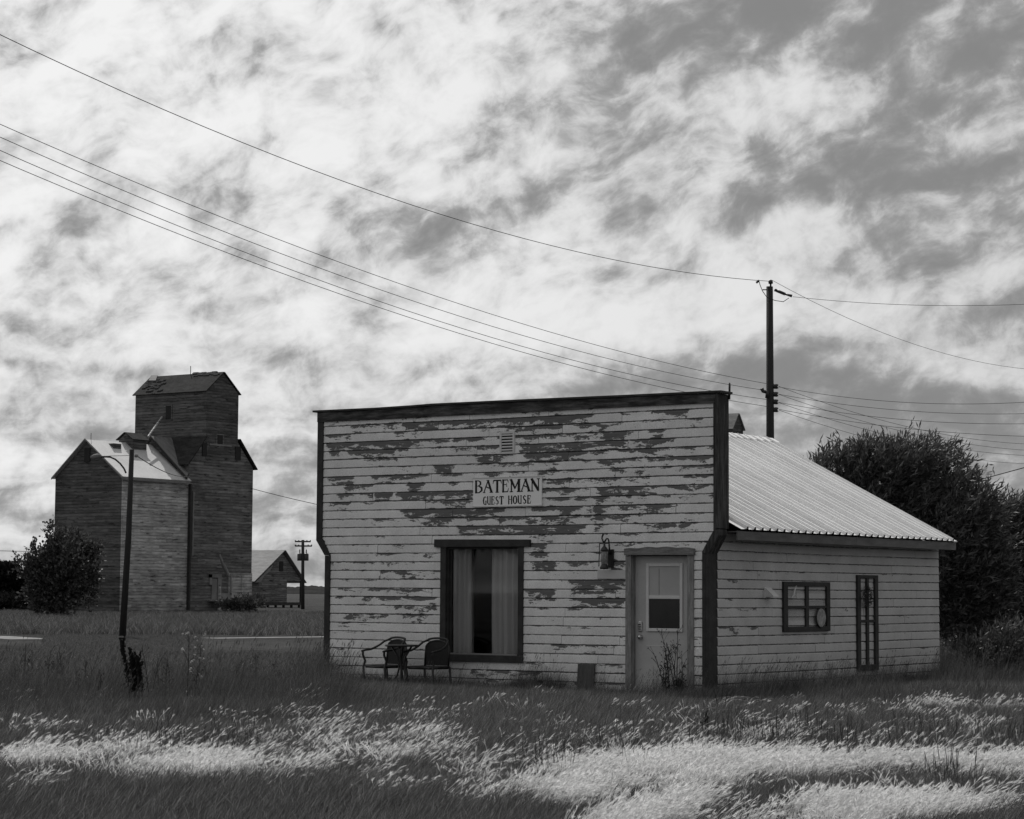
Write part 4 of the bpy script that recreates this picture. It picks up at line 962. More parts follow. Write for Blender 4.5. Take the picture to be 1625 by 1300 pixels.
q = onX(377, 716, EX); fbx('window', EX, EX + .06, q[1] - .28, q[1] + .28, q[2] - .6, q[2] + .3, M_ink, el)
# roof hatch, patched shingles and lightning rods
q = onY(243, 603, CY0 + .6); 
def on_slope(u, v, p, n):
    p = np.array(p, float); n = np.array(n, float); r_ = ray(u, v); return C + ((p - C) @ n) / (r_ @ n) * r_
nS = np.array([0, -(16.13 - 14.72), (YTM - CY0 + .13)]); nS /= np.linalg.norm(nS); pS = (EX, YTM, 16.22)
hq = [on_slope(u, v, pS, nS) for u, v in ((241, 598), (251, 598), (248, 606), (237, 606))]
b = MB(); b.prism([Vector(h) for h in hq], Vector(nS) * .12); b.build('roof_hatch', M_tinold, cup)
b = MB(); b.tube([(-87.7, YTM, 16.2), (-87.7, YTM, 16.75)], .025, 5); b.build('lightning_rod', M_iron, cup)
b = MB()
for _ in range(60):
    u = random.uniform(228, 262); v = 627 - (u - 214) * .9 * random.random() - 2
    if v < 600: continue
    a_ = on_slope(u, v, pS, nS); b.box(a_[0] - .16, a_[0] + .16, a_[1] - .09, a_[1] + .09, a_[2] + .0, a_[2] + .05)
for _ in range(26):
    u = random.uniform(308, 348); a_ = on_slope(u, 593 - (u - 308) * .05 + random.uniform(-1, 4), pS, nS); b.box(a_[0] - .2, a_[0] + .2, a_[1] - .06, a_[1] + .06, a_[2], a_[2] + .05)
tag(b.build('bare_shingles', M_pale, cup), kind='stuff')
# annex
AX1, AXM, AZ, ARZ = EX, -87.88, 8.80, 11.12; AX0 = -90.72
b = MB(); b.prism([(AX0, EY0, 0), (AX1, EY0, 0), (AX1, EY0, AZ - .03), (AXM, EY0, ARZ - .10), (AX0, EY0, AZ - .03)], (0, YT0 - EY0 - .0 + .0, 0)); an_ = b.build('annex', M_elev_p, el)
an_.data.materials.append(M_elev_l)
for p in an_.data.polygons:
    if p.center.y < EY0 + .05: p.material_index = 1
def gslab(name, xe, ze, xr, zr, y0, y1, m, parent, th=.07): return slab(name, (xe, y0, ze), (xr, y0, zr), (xr, y1, zr), (xe, y1, ze), th, m, parent)
sl_ = (ARZ - AZ) / (AXM - AX1)
gslab('annex_roof', AX1 + .22, AZ - .17, AXM, ARZ - .02, EY0 - .2, YT0 - .02, M_tinfar, an_); gslab('annex_roof', AX0 - .12, AZ - .12, AXM, ARZ - .02, EY0 - .2, YT0 - .02, M_tinfar, an_)
b = MB(); b.prism([(AX1 + .24, EY0 - .26, AZ - .22), (AXM, EY0 - .26, ARZ + .02), (AXM, EY0 - .26, ARZ + .12), (AX1 + .24, EY0 - .26, AZ - .10)], (0, .05, 0)); b.prism([(AX0 - .14, EY0 - .26, AZ - .15), (AXM, EY0 - .26, ARZ + .02), (AXM, EY0 - .26, ARZ + .12), (AX0 - .14, EY0 - .26, AZ - .03)], (0, .05, 0)); b.build('barge_board', M_pale, an_)
b = MB(); b.box(AX1 + .16, AX1 + .24, EY0 - .2, YT0 - .1, AZ - .30, AZ - .15); b.build('eave_board', M_pale, an_)
q = onY(139, 722, EY0); fbx('window', q[0] - .25, q[0] + .25, EY0 - .05, EY0, q[2] - .45, q[2] + .45, M_ink, an_)
fbx('roof_hatch', AXM + .20, AXM + .75, EY0 + 1.6, EY0 + 2.3, ARZ - .45, ARZ - .12, M_elev_l, an_)
b = MB(); b.box(AX1 - .0, AX1 + .06, EY0, EY0 + .35, 0, AZ - .3); b.build('corner_board', M_pale if False else M_elev_p, an_)
b = MB(); b.tube([(AXM, EY0 + .3, ARZ), (AXM, EY0 + .3, ARZ + .5)], .02, 5); b.build('lightning_rod', M_iron, an_)
# squat housing astride the annex ridge
HX0, HX1, HY0, HY1 = -88.45, -87.2, 77.75, 79.05
b = MB(); b.prism([(HX0, HY0, 10.2), (HX1, HY0, 10.2), (HX1, HY0, 11.38), ((HX0 + HX1) / 2, HY0, 11.78), (HX0, HY0, 11.38)], (0, HY1 - HY0, 0)); hs_ = b.build('ridge_housing', M_elev_l, el)
gslab('housing_roof', HX1 + .12, 11.32, (HX0 + HX1) / 2, 11.80, HY0 - .15, HY1 + .1, M_shing, hs_, .05); gslab('housing_roof', HX0 - .12, 11.32, (HX0 + HX1) / 2, 11.80, HY0 - .15, HY1 + .1, M_shing, hs_, .05)
# taller cross gable between annex and main body
GZ, GRZ = 8.92, 11.62
b = MB(); b.prism([(EX - .05, YT0 - .35, GZ - .1), (AXM + .1, YT0 - .35, GRZ - .1), (AX0, YT0 - .35, GZ - .1)], (0, 1.8, 0)); cg = b.build('cross_gable', M_elev_l, el)
b = MB(); b.prism([(EX + .30, YT0 - .55, GZ - .16), (AXM + .1, YT0 - .55, GRZ), (AXM + .1, YT0 - .55, GRZ + .16), (EX + .30, YT0 - .55, GZ + .0)], (0, .12, 0)); b.build('barge_board', M_trim, cg)
slab('gable_roof', (EX + .25, YT0 - .5, GZ), (AXM + .1, YT0 - .5, GRZ + .07), (AXM + .1, YT0 + 1.45, GRZ + .07), (EX - .3, YT0 + .35, GZ + .4), .06, M_tinold, cg)
gslab('gable_roof', AX0, GZ, AXM + .1, GRZ + .07, YT0 - .5, YT0 + 1.4, M_tinold, cg)
# spout from the cupola to the housing, ducts on the seam
q0 = onY(257, 662, CY0 - .1); q1 = onY(235, 693, 79.0); b = MB(); b.tube([q0, q1], .07, 6); b.build('spout', M_elev_p, el)
q0, q1 = onX(301, 770, EX + .2), onX(298, 965, EX + .2)
b = MB(); b.box(EX + .0, EX + .22, YT0 - .02, YT0 + .12, .2, 8.5); b.build('corner_shaft', M_trim, el)
b = MB(); b.box(EX, EX + .25, YT0 + .22, YT0 + .30, 3.8, 8.0); b.build('down_pipe', M_pale, el)
# door, landing, loading spout
q0, q1 = onX(333, 914, EX + .1), onX(369, 953, EX + .1)
b = MB(); y0, y1 = q0[1], q1[1]
dd = fbx('door', EX, EX + .08, y0 + .25, y0 + .75, .92, 2.30, M_pale, el)
b.box(EX, EX + .12, y0, y0 + .22, 1.9, 2.6); b.box(EX, EX + .12, y0, y0 + 1.15, 2.38, 2.62); b.box(EX, EX + .12, y0 + .80, y0 + 1.15, .92, 2.38); b.box(EX, EX + .12, y1 - .25, y1 - .12, 1.25, 2.62); b.box(EX, EX + .12, y0 + 1.15, y1 - .12, .95, 1.35)
b.build('door_frame', M_pale, dd)
b = MB(); b.box(EX, EX + 1.0, y0 - .1, y1 + .05, .80, .90); b.box(EX + .9, EX + 1.0, y0, y0 + .1, .90, 1.9); b.box(EX + .9, EX + 1.0, y1 - .1, y1, .90, 2.5)
b.box(EX + .8, EX + .95, y0 + .05, y0 + .35, 0, .8); b.box(EX + .8, EX + .95, y0 + .9, y0 + 1.4, 0, .8); b.build('landing', M_elev_p, el)
b = MB(); b.tube([onX(348, 880, EX + .5), onX(354, 896, EX + .8)], .08, 6); b.tube([onX(354, 896, EX + .8), onX(363, 915, EX + 1.1)], .13, 8); b.build('loading_spout', M_tinold, el)
q = onX(380, 937, EX); b = MB(); b.box(EX, EX + .06, q[1] - 1.15, q[1] + 1.2, .4, 2.7); b.build('loading_door', M_elev_p, el)
# gabled lean-to off the far side, its peak just clear of the wall
b = MB(); b.prism([(-90.9, EY0 + .2, 0), (-92.85, EY0 + .2, 0), (-92.85, EY0 + .2, 3.15), (-91.1, EY0 + .2, 4.15), (-90.9, EY0 + .2, 4.05)], (0, 4, 0)); lt_ = b.build('lean_to', M_elev_l, el)
slab('lean_to_roof', (-93.05, EY0 + .0, 3.10), (-91.1, EY0 + .0, 4.20), (-91.1, EY0 + 4.2, 4.20), (-93.05, EY0 + 4.2, 3.10), .06, M_tinold, lt_)
keep_world(el)

# shed beyond the elevator, open bay at its right end
PX, PY = -117.165, 125.0
sh = empty('shed', (-120, 128, 0), 'low open-ended shed with a torn metal gable roof, right of the grain elevator', 'shed')
b = MB(); b.prism([(PX, 124.95, .5), (PX, 128.9, .5), (PX, 128.9, 2.42), (PX, 131.0, 2.42), (PX, 128.2, 5.05), (PX, 124.95, 2.75)], (-9, 0, 0)); b.build('wall', M_elev_r, sh)
slab('roof', (PX + .35, 124.0, 2.30), (PX + .35, 128.2, 5.20), (PX - 9.3, 128.2, 5.20), (PX - 9.3, 123.6, 2.1), .06, M_tinold, sh)
slab('roof', (PX + .35, 131.25, 2.25), (PX + .35, 128.2, 5.20), (PX - 9.3, 128.2, 5.20), (PX - 9.3, 131.25, 2.25), .06, M_tinold, sh)
b = MB(); 
for i in range(22):
    y = 124.0 + i * .19; z = 2.36 + (y - 124.0) * .69
    b.prism([(PX + .36, y, z), (PX - 9.2, y, z), (PX - 9.2, y + .03, z + .055), (PX + .36, y + .03, z + .055)], (0, .02, .0))
b.build('roof_rib', M_tinold, sh)
q = onX(446, 899, PX); fbx('vent', PX, PX + .06, q[1] - .25, q[1] + .25, q[2] - .45, q[2] + .45, M_ink, sh)
b = MB(); b.box(PX - .1, PX + .05, 130.82, 131.0, .3, 2.5); b.build('post', M_trim, sh); b = MB(); b.box(PX - 9, PX + .1, 124.9, 131.0, .22, .5); b.build('floor_beam', M_trim, sh)
for i in range(6):
    y = 125.2 + i * 1.1; b = MB(); b.box(PX - .2, PX, y, y + .15, 0, .22); b.build('pier', M_trim, sh)
b = MB(); b.prism([(PX + .38, 124.05, 2.25), (PX + .38, 126.4, 3.85), (PX + .38, 126.0, 3.3), (PX + .38, 125.3, 2.95), (PX + .38, 124.8, 2.35)], (.05, 0, 0)); b.build('torn_edge', M_pale, sh)
keep_world(sh)

# top of a second elevator showing over the roof
q = at(1171, 656, 150); 
e2 = empty('second_elevator', (q[0] - 1, q[1], 0), 'dark gabled top of a distant elevator peeking over the metal roof ridge', 'grain elevator')
zz = q[2]; yM = q[1]; hw = .72; b = MB()
b.prism([(q[0], yM - hw, 0), (q[0], yM + hw, 0), (q[0], yM + hw, zz - 1.05), (q[0], yM, zz - .08), (q[0], yM - hw, zz - 1.05)], (-1.1, 0, 0)); b.build('wall', M_elev_l, e2)
slab('roof', (q[0] + .1, yM - hw - .1, zz - 1.15), (q[0] + .1, yM, zz - .05), (q[0] - 1.0, yM, zz - .05), (q[0] - 1.0, yM - hw - .1, zz - 1.15), .07, M_tinold, e2)
slab('roof', (q[0] + .1, yM + hw + .1, zz - 1.15), (q[0] + .1, yM, zz - .05), (q[0] - 1.0, yM, zz - .05), (q[0] - 1.0, yM + hw + .1, zz - 1.15), .07, M_tinold, e2)
b = MB(); b.box(q[0] - 5, q[0] + .3, yM - 2.5, yM + 3, 0, zz - 2.6); b.build('lower_wall', M_elev_l, e2)
keep_world(e2)

# ------------------------------------------------------------------ poles and wires
pm = at(1221.3, 453, 75); XP, YP = pm[0], pm[1]
po = empty('utility_pole', (XP, YP, 0), 'tall thick wooden utility pole with insulators rising behind the house', 'pole')
zt = at(1221, 455, 75)[2]
b = MB(); b.tube([(XP, YP, -.2), (XP, YP, 5), (XP + .0, YP, zt)], [.175, .14, .112], 14); b.build('shaft', M_pole, po, True)
def atp(u, v, d=75): return tuple(at(u, v, d))
b = MB(); b.lathe([(0, .0), (.03, .0), (.03, .08), (.075, .10), (.08, .16), (.05, .22), (.0, .24)], (XP + .04, YP, zt), 10); b.build('insulator', M_iron, po, True)
b = MB(); b.tube([atp(1229, 460), atp(1233, 461.5)], .05, 8); b.tube([atp(1233, 461.5), atp(1246, 467)], [.055, .05], 10); b.tube([atp(1246, 467), atp(1257, 470)], [.03, .05], 8); b.build('strain_insulator', M_iron, po, True)
for i, v in enumerate((613, 625.5, 637.5, 650)):
    b = MB(); b.tube([atp(1225, v), atp(1234, v + .5)], .085, 8); b.lathe([(0, -.07), (.1, -.07), (.06, -.01), (.1, .05), (0, .07)], atp(1231, v), 10); b.build('insulator', M_iron, po, True)
b = MB(); b.tube([atp(1217, 623, 74.8), atp(1210, 621, 74.8), atp(1208, 618.5, 74.8), atp(1212, 617, 74.8)], .05, 8); b.tube([atp(1218, 620, 74.8), atp(1217, 632, 74.8)], .06, 8); b.build('clevis', M_iron, po, True)
b = MB(); b.tube([atp(1210, 460, 74.8), atp(1217, 460, 74.8)], .02, 5); b.tube([atp(1204, 446, 74.8), atp(1200, 449, 74.8)], .04, 6); b.tube([atp(1204, 444, 74.8), atp(1206, 452, 74.8), atp(1210, 462, 74.8), atp(1217, 472, 74.8), atp(1230, 477, 74.8), atp(1243, 479, 74.8), atp(1252, 473, 74.8)], .012, 4); b.build('jumper', M_wire, po)
keep_world(po)

def wire(label, pts, rad, group='power lines'):
    b = MB(); b.tube([tuple(p) for p in pts], rad, 5); o = b.build('power_line', M_wire); return tag(o, label, 'wire', group)
def fit_wire(label, plane, pix, ext, rad, n=40):
    """a sagging span in the vertical plane of its poles"""
    ax, val = plane; pts = np.array([(onX if ax == 'x' else onY)(u, v, val) for u, v in pix]); t_ = pts[:, 1] if ax == 'x' else pts[:, 0]
    cf = np.polyfit(t_, pts[:, 2], 2 if len(pix) > 2 else 1); tt = np.linspace(t_[0] if ext[0] is None else ext[0], t_[-1] if ext[1] is None else ext[1], n); z = np.polyval(cf, tt)
    P = np.c_[np.full(n, val), tt, z] if ax == 'x' else np.c_[tt, np.full(n, val), z]
    wire(label, P, rad)
px_ = ('x', XP)
WN = .0095
fit_wire('topmost single wire crossing the whole sky from upper left to the pole top', px_, [(0, 53.8), (250, 172), (500, 270.8), (666, 330), (820, 375.6), (1015, 419.5), (1223, 447)], (-14, None), WN)
fit_wire('first of the four close wires below, running up left from the pole', px_, [(0, 195.7), (250, 307), (420, 370.5), (820, 510.8), (1216, 609)], (-14, None), WN * .85)
fit_wire('second of the four close wires, running up left from the pole', px_, [(0, 218), (250, 325), (420, 392.5), (820, 530), (1216, 620)], (-14, None), WN * .85)
fit_wire('third of the four close wires, running up left from the pole', px_, [(0, 239), (388, 400), (420, 412.6), (820, 547.5), (1216, 634)], (-14, None), WN * .85)
fit_wire('lowest of the four close wires, running up left from the pole', px_, [(0, 255), (357, 400), (420, 423.5), (820, 556.6), (1216, 645)], (-14, None), WN * .85)
py_ = ('y', YP)
for lab, px in (('uppermost wire running nearly level from the pole to the right edge', [(1258, 471), (1485, 485), (1625, 483)]), ('faint wire leaving the second insulator group, highest of four going right', [(1235, 614), (1425, 638), (1625, 638.5)]),
                ('second of the four nearly level wires right of the pole', [(1235, 626), (1300, 636), (1480, 655), (1625, 656.5)]), ('third of the four nearly level wires right of the pole', [(1235, 639), (1320, 652), (1450, 668), (1625, 672.5)]),
                ('lowest of the four nearly level wires, just over the tree', [(1236, 650), (1380, 672), (1500, 687), (1625, 692)])):
    fit_wire(lab, py_, px, (None, -2.0), WN * .8)
for lab, px in (('long wire slanting down right from the pole top to the right edge', [(1225, 447), (1287, 474), (1430, 540), (1500, 562), (1625, 585)]), ('highest of four wires slanting down right behind the tree', [(1236, 614), (1400, 665), (1500, 692), (1625, 704)]),
                ('second of four wires slanting down right behind the tree', [(1236, 626), (1400, 677), (1520, 702), (1625, 714.5)]), ('third of four wires slanting down right behind the tree', [(1236, 639), (1320, 667), (1520, 712), (1625, 723)]),
                ('lowest of four wires slanting down right behind the tree', [(1236, 651), (1330, 682), (1560, 731), (1625, 736)])):
    fit_wire(lab, px_, px, (None, 95), WN * .8)
q0, q1 = at(1560, 760, 60), at(1700, 722, 60); wire('short wire rising to the right edge above the right-hand tree', [q0, q1], .012)

# leaning street-light pole on the left
lp = onZ(194, 1011); LD = math.hypot(lp[0] - C[0], lp[1] - C[1])
sp_ = empty('street_light', (lp[0], lp[1], 0), 'leaning wooden pole with a curved street-light arm in front of the annex', 'street light')
tp_ = at(209.2, 713.5, LD)
b = MB(); m1 = at(204, 850, LD); b.tube([(lp[0], lp[1], -.1), m1, tp_], [.115, .098, .078], 12); b.build('shaft', M_pole, sp_, True)
b = MB(); b.tube([at(u, v, LD) for u, v in ((200, 751), (197, 744), (191, 736), (183, 729), (175, 725.5), (168, 725), (158, 725.5))], .028, 8); b.build('arm', M_iron, sp_, True)
b = MB(); b.tube([at(u, v, LD) for u, v in ((160, 723.8), (155, 724), (149, 725.2), (143.5, 726.8))], [.05, .085, .085, .04], 10); b.build('lamp_head', M_tinold, sp_, True)
b = MB(); b.tube([at(208, 723, LD), at(212, 723.2, LD)], .03, 6); b.lathe([(0, -.06), (.06, -.04), (.06, .04), (0, .06)], at(216.5, 723.5, LD), 8); b.build('insulator', M_pale, sp_, True)
keep_world(sp_)
a_ = np.array(at(217, 723.5, LD)); c_ = np.array(onX(303, 755.5, EX + .4)); pts = [a_ * (1 - t) + c_ * t + np.array([0, 0, -.9 * 4 * t * (1 - t) * .3]) for t in np.linspace(0, 1, 14)]
wire('thin wire from the leaning pole to the elevator wall', pts, .018, None)
a_ = np.array(onX(398, 775, EX + .3)); c_ = np.array(at(560, 812, 150)); pts = [a_ * (1 - t) + c_ * t + np.array([0, 0, -.3 * t * (1 - t)]) for t in np.linspace(0, 1, 8)]
wire('thin wire leaving the elevator wall behind the false front', pts, .02, None)
a_ = np.array(at(207, 723, LD)); c_ = np.array(at(160, 724, LD)); wire('short thin cable from the leaning pole to its lamp', [a_, c_], .010, None)
a_ = np.array(at(-60, 873, 170)); c_ = np.array(at(80, 876, 170)); wire('thin level wire at the far left ending behind the bush', [a_, c_], .02, None)
# small pole with two crossarms
dp = onZ(480.5, 967); DD = math.hypot(dp[0] - C[0], dp[1] - C[1])
cp = empty('crossarm_pole', (dp[0], dp[1], 0), 'distant pole with two crossarms and twin transformers beside the shed', 'pole')
def ap(u, v): return tuple(at(u, v, DD))
b = MB(); b.tube([(dp[0], dp[1], 0), ap(480.6, 857)], [.16, .12], 8); b.build('shaft', M_pole, cp, True)
for v, u0, u1 in ((859.5, 468, 493), (866.5, 468, 495)):
    b = MB(); b.tube([ap(u0, v), ap(u1, v + .2)], .07, 6)
    for u in (u0 + .5, u0 + 6, u1 - 6, u1 - .5): b.tube([ap(u, v), ap(u, v - 2.2)], .05, 5)
    b.build('crossarm', M_pole, cp)
for u in (475.5, 485.8):
    b = MB(); p_ = at(u, 890, DD); b.lathe([(0, 0), (.2, .0), (.21, .1), (.21, .55), (.12, .62), (0, .62)], p_, 10); b.tube([(p_[0], p_[1], p_[2] + .6), (p_[0], p_[1], p_[2] + .95)], .05, 5); b.build('transformer', M_iron, cp, True)
keep_world(cp)

# ------------------------------------------------------------------ trees and bushes
def leaves_np(pos, dirs, L, Wd, droop=0.0):
    """one folded leaf (two triangles as a rhomb) per row"""
    n = len(pos); d = dirs / np.linalg.norm(dirs, axis=1)[:, None]
    r_ = rng.standard_normal((n, 3)); s_ = np.cross(d, r_); s_ /= np.linalg.norm(s_, axis=1)[:, None]
    L = L * rng.uniform(.7, 1.25, (n, 1)); Wd = Wd * rng.uniform(.7, 1.2, (n, 1)); m = pos + d * L * .45
    V = np.stack([pos, m + s_ * Wd / 2, pos + d * L, m - s_ * Wd / 2], 1).reshape(-1, 3)
    Fi = np.arange(n * 4).reshape(n, 4); return V, Fi
def tree(name, label, cat, base, blobs, n_spray, leafL, leafW, per, spray_len, m_leaf, trunk_r, group=None, wind=(0.5, 0.35, 0.2), surf=.62, up=.5, bias=None):
    base = Vector(base); t = empty(name, tuple(base), label, cat, group)
    B = np.array([(*b_[:3], *b_[3:6]) for b_ in blobs]); vol = B[:, 3] * B[:, 4] * B[:, 5]; pk = rng.choice(len(B), n_spray, p=vol ** .7 / (vol ** .7).sum())
    dv = rng.standard_normal((n_spray, 3)); dv /= np.linalg.norm(dv, axis=1)[:, None]
    rad = np.where(rng.random(n_spray) < surf, rng.uniform(.82, 1.04, n_spray), rng.uniform(.3, .9, n_spray))
    # lumpy outline
    lump = np.array([1 + .30 * mnoise.noise(Vector((v[0] * 2.2 + k, v[1] * 2.2, v[2] * 2.2))) + .12 * mnoise.noise(Vector((v[0] * 6, v[1] * 6 + k, v[2] * 6))) for v, k in zip(dv, pk)])
    st = B[pk, :3] + dv * B[pk, 3:6] * (rad * lump)[:, None]
    ok = st[:, 2] > .12; st = st[ok]; dv = dv[ok]; pk = pk[ok]; n_s = len(st)
    dr_ = dv * .8 + np.array([0, 0, up]) + np.array(wind) + rng.normal(0, .25, (n_s, 3)); dr_ /= np.linalg.norm(dr_, axis=1)[:, None]
    k = per; tt = np.tile(np.linspace(.0, 1, k), n_s); P0 = np.repeat(st, k, 0); D0 = np.repeat(dr_, k, 0); sl__ = np.repeat(rng.uniform(.5, 1.2, n_s) * spray_len, k)
    pos = P0 + D0 * (tt * sl__)[:, None] + rng.normal(0, .012, (n_s * k, 3)); ld = D0 * .9 + rng.normal(0, .45, (n_s * k, 3))
    V, Fi = leaves_np(pos, ld, leafL, leafW)
    V -= np.array(base)
    cr_ = np_obj('crown', V, Fi, m_leaf, t)
    # twigs
    b = MB(); sel = rng.choice(n_s, min(n_s, 500), replace=False)
    for i in sel:
        a = Vector(st[i]) - base; e = a + Vector(dr_[i]) * spray_len; s_ = Vector(dr_[i]).cross(Vector((0.3, .5, .8))).normalized() * .006
        b.tri(a - s_, a + s_, e)
    cz = float(B[:, 2].mean())
    nb_ = min(len(blobs), 12)
    fork = Vector((0, 0, min(.8, cz * .25)))
    b.tube([(0, 0, -.1), tuple(fork * .5 + Vector((.03, .02, 0))), tuple(fork)], [trunk_r * 1.25, trunk_r, trunk_r * .85], 9)
    for i in range(nb_):
        c_ = Vector(B[i, :3]) - base; mid = fork.lerp(c_, .5) + Vector((random.uniform(-.2, .2), random.uniform(-.2, .2), .1)) * (c_ - fork).length * .3
        b.tube([tuple(fork), tuple(mid), tuple(c_)], [trunk_r * .6, trunk_r * .35, trunk_r * .1], 6)
        for _ in range(4):
            e = c_ + Vector((random.gauss(0, 1), random.gauss(0, 1), random.gauss(.4, .8))).normalized() * B[i, 3] * .8; b.tube([tuple(mid.lerp(c_, .5)), tuple((mid.lerp(c_, .5)).lerp(e, .6) + Vector((0, 0, .1))), tuple(e)], [trunk_r * .2, trunk_r * .12, .006], 5)
    b.build('trunk', M_bark, t, True); return t
M_willow = leaf_mat('willow_leaves', .026, .17, .25, .55, .3, .8)
M_bush = leaf_mat('bush_leaves', .03, .15, .2, .6, .2, .8)
M_farleaf = leaf_mat('far_leaves', .012, .030, .2, .9, .05, .3)
def blobs_px(lst, dist, depth=.9):
    out_ = []
    for (u, v, ru, rv, dd) in lst:
        d = dist + dd; c_ = at(u, v, d); k = d / F; out_.append((c_[0], c_[1], c_[2], ru * k, ru * k * depth, rv * k))
    return out_
# blown willows behind and to the right of the house
b1 = blobs_px([(1330, 745, 48, 48, 0), (1400, 745, 66, 52, 0), (1470, 760, 66, 62, 1), (1530, 800, 46, 56, 0), (1380, 830, 90, 80, 0), (1480, 870, 90, 100, 0), (1560, 840, 26, 60, 1), (1530, 950, 66, 90, 0), (1330, 880, 60, 90, 1), (1440, 715, 40, 24, 0), (1372, 716, 36, 24, 0)], 46); b1 = [(x, y, z - .30 * (z > 1.5), a_, b_, c_) for x, y, z, a_, b_, c_ in b1]
q = onZ(1450, 1035); q = at(1450, 1000, 46)
tree('willow_tree', 'big dark windblown willow rising behind the metal roof', 'tree', (q[0], q[1], 0), b1, 5600, .16, .036, 13, .46, M_willow, .16, 'windblown trees', surf=.5)
b2_ = blobs_px([(1600, 835, 30, 34, 2), (1590, 870, 44, 60, 2), (1640, 860, 40, 50, 2), (1680, 900, 60, 90, 2), (1560, 930, 50, 90, 2), (1620, 960, 70, 80, 2), (1545, 1000, 50, 50, 0)], 49)
q = at(1615, 1000, 51)
tree('willow_tree', 'smaller dark willow at the right edge of the picture', 'tree', (q[0], q[1], 0), b2_, 3600, .14, .04, 13, .42, M_willow, .12, 'windblown trees', surf=.55)
b3 = blobs_px([(1272, 722, 9, 8, 0)], 50)
# leafy weeds at the right foot of the trees
b4 = blobs_px([(1565, 1045, 34, 20, 0), (1610, 1032, 30, 24, 0), (1645, 1040, 36, 26, 1)], 37)
q = at(1590, 1055, 37)
tree('shrub', 'low coarse shrub in front of the willows at the right edge', 'shrub', (q[0], q[1], 0), b4, 600, .11, .025, 10, .36, M_willow, .03)
b5 = blobs_px([(95, 910, 36, 42, 0), (64, 925, 18, 34, 0), (76, 890, 12, 18, 0), (112, 872, 22, 22, 1), (132, 925, 20, 38, 1), (83, 849, 7, 12, 0), (80, 952, 28, 24, 0), (40, 897, 12, 6, 0), (55, 880, 5, 10, 0), (145, 880, 12, 12, 1), (48, 912, 8, 5, 0), (92, 858, 7, 8, 0)], 118)
q = at(98, 960, 118)
tree('bush_tree', 'dark round-leaved bush standing against the annex of the elevator', 'bush', (q[0], q[1], 0), b5, 2600, .19, .14, 6, .55, M_bush, .12, surf=.5, wind=(.0, 0, .1))
b6 = blobs_px([(386, 960, 24, 6, 0), (360, 963, 14, 4, 0), (404, 957, 12, 8, 2)], 138)
q = at(385, 962, 138)
tree('shrub', 'low dark scrub at the foot of the elevator beside its landing', 'shrub', (q[0], q[1], 0), b6, 700, .20, .07, 6, .30, M_bush, .04, wind=(0, 0, .2))
b7 = blobs_px([(5, 924, 22, 18, 0), (-30, 920, 26, 20, 0), (32, 930, 14, 12, 0), (50, 938, 14, 8, 0)], 330)
q = at(0, 940, 330)
tree('far_tree', 'clump of distant trees on the horizon at the left edge', 'trees', (q[0], q[1], 0), b7, 1500, .8, .6, 5, 1.2, M_farleaf, .3, wind=(0, 0, .1))
for (tx, ty, th, lab) in ((-27, -31, 7.5, 'leafy tree across the road behind the viewer, nearest the window line'), (-20, -44, 9, 'tall leafy tree behind the viewer, second along the road'), (-38, -38, 8, 'broad leafy tree behind the viewer, farthest along the road'), (4, -56, 9, 'big leafy tree well behind the viewer'), (24, -58, 8, 'leafy tree well behind the viewer, last in the row')):
    bl = [(tx + random.uniform(-1.5, 1.5), ty + random.uniform(-1.5, 1.5), th * random.uniform(.45, .8), random.uniform(1.6, 2.6), random.uniform(1.6, 2.6), random.uniform(1.3, 2.0)) for _ in range(6)]
    tree('shade_tree', lab, 'tree', (tx, ty, 0), bl, 700, .32, .16, 6, .8, M_bush, .2, 'trees behind the viewer')
# low bank with rough growth left of the elevator
b8 = blobs_px([(10, 962, 34, 8, 0), (45, 966, 20, 8, 0), (-30, 960, 40, 10, 0)], 150)
q = at(15, 968, 150)
tree('shrub', 'low hedge-like scrub on the left beside the dark bush', 'shrub', (q[0], q[1], 0), b8, 800, .3, .12, 6, .5, M_farleaf, .05, wind=(0, 0, .2))

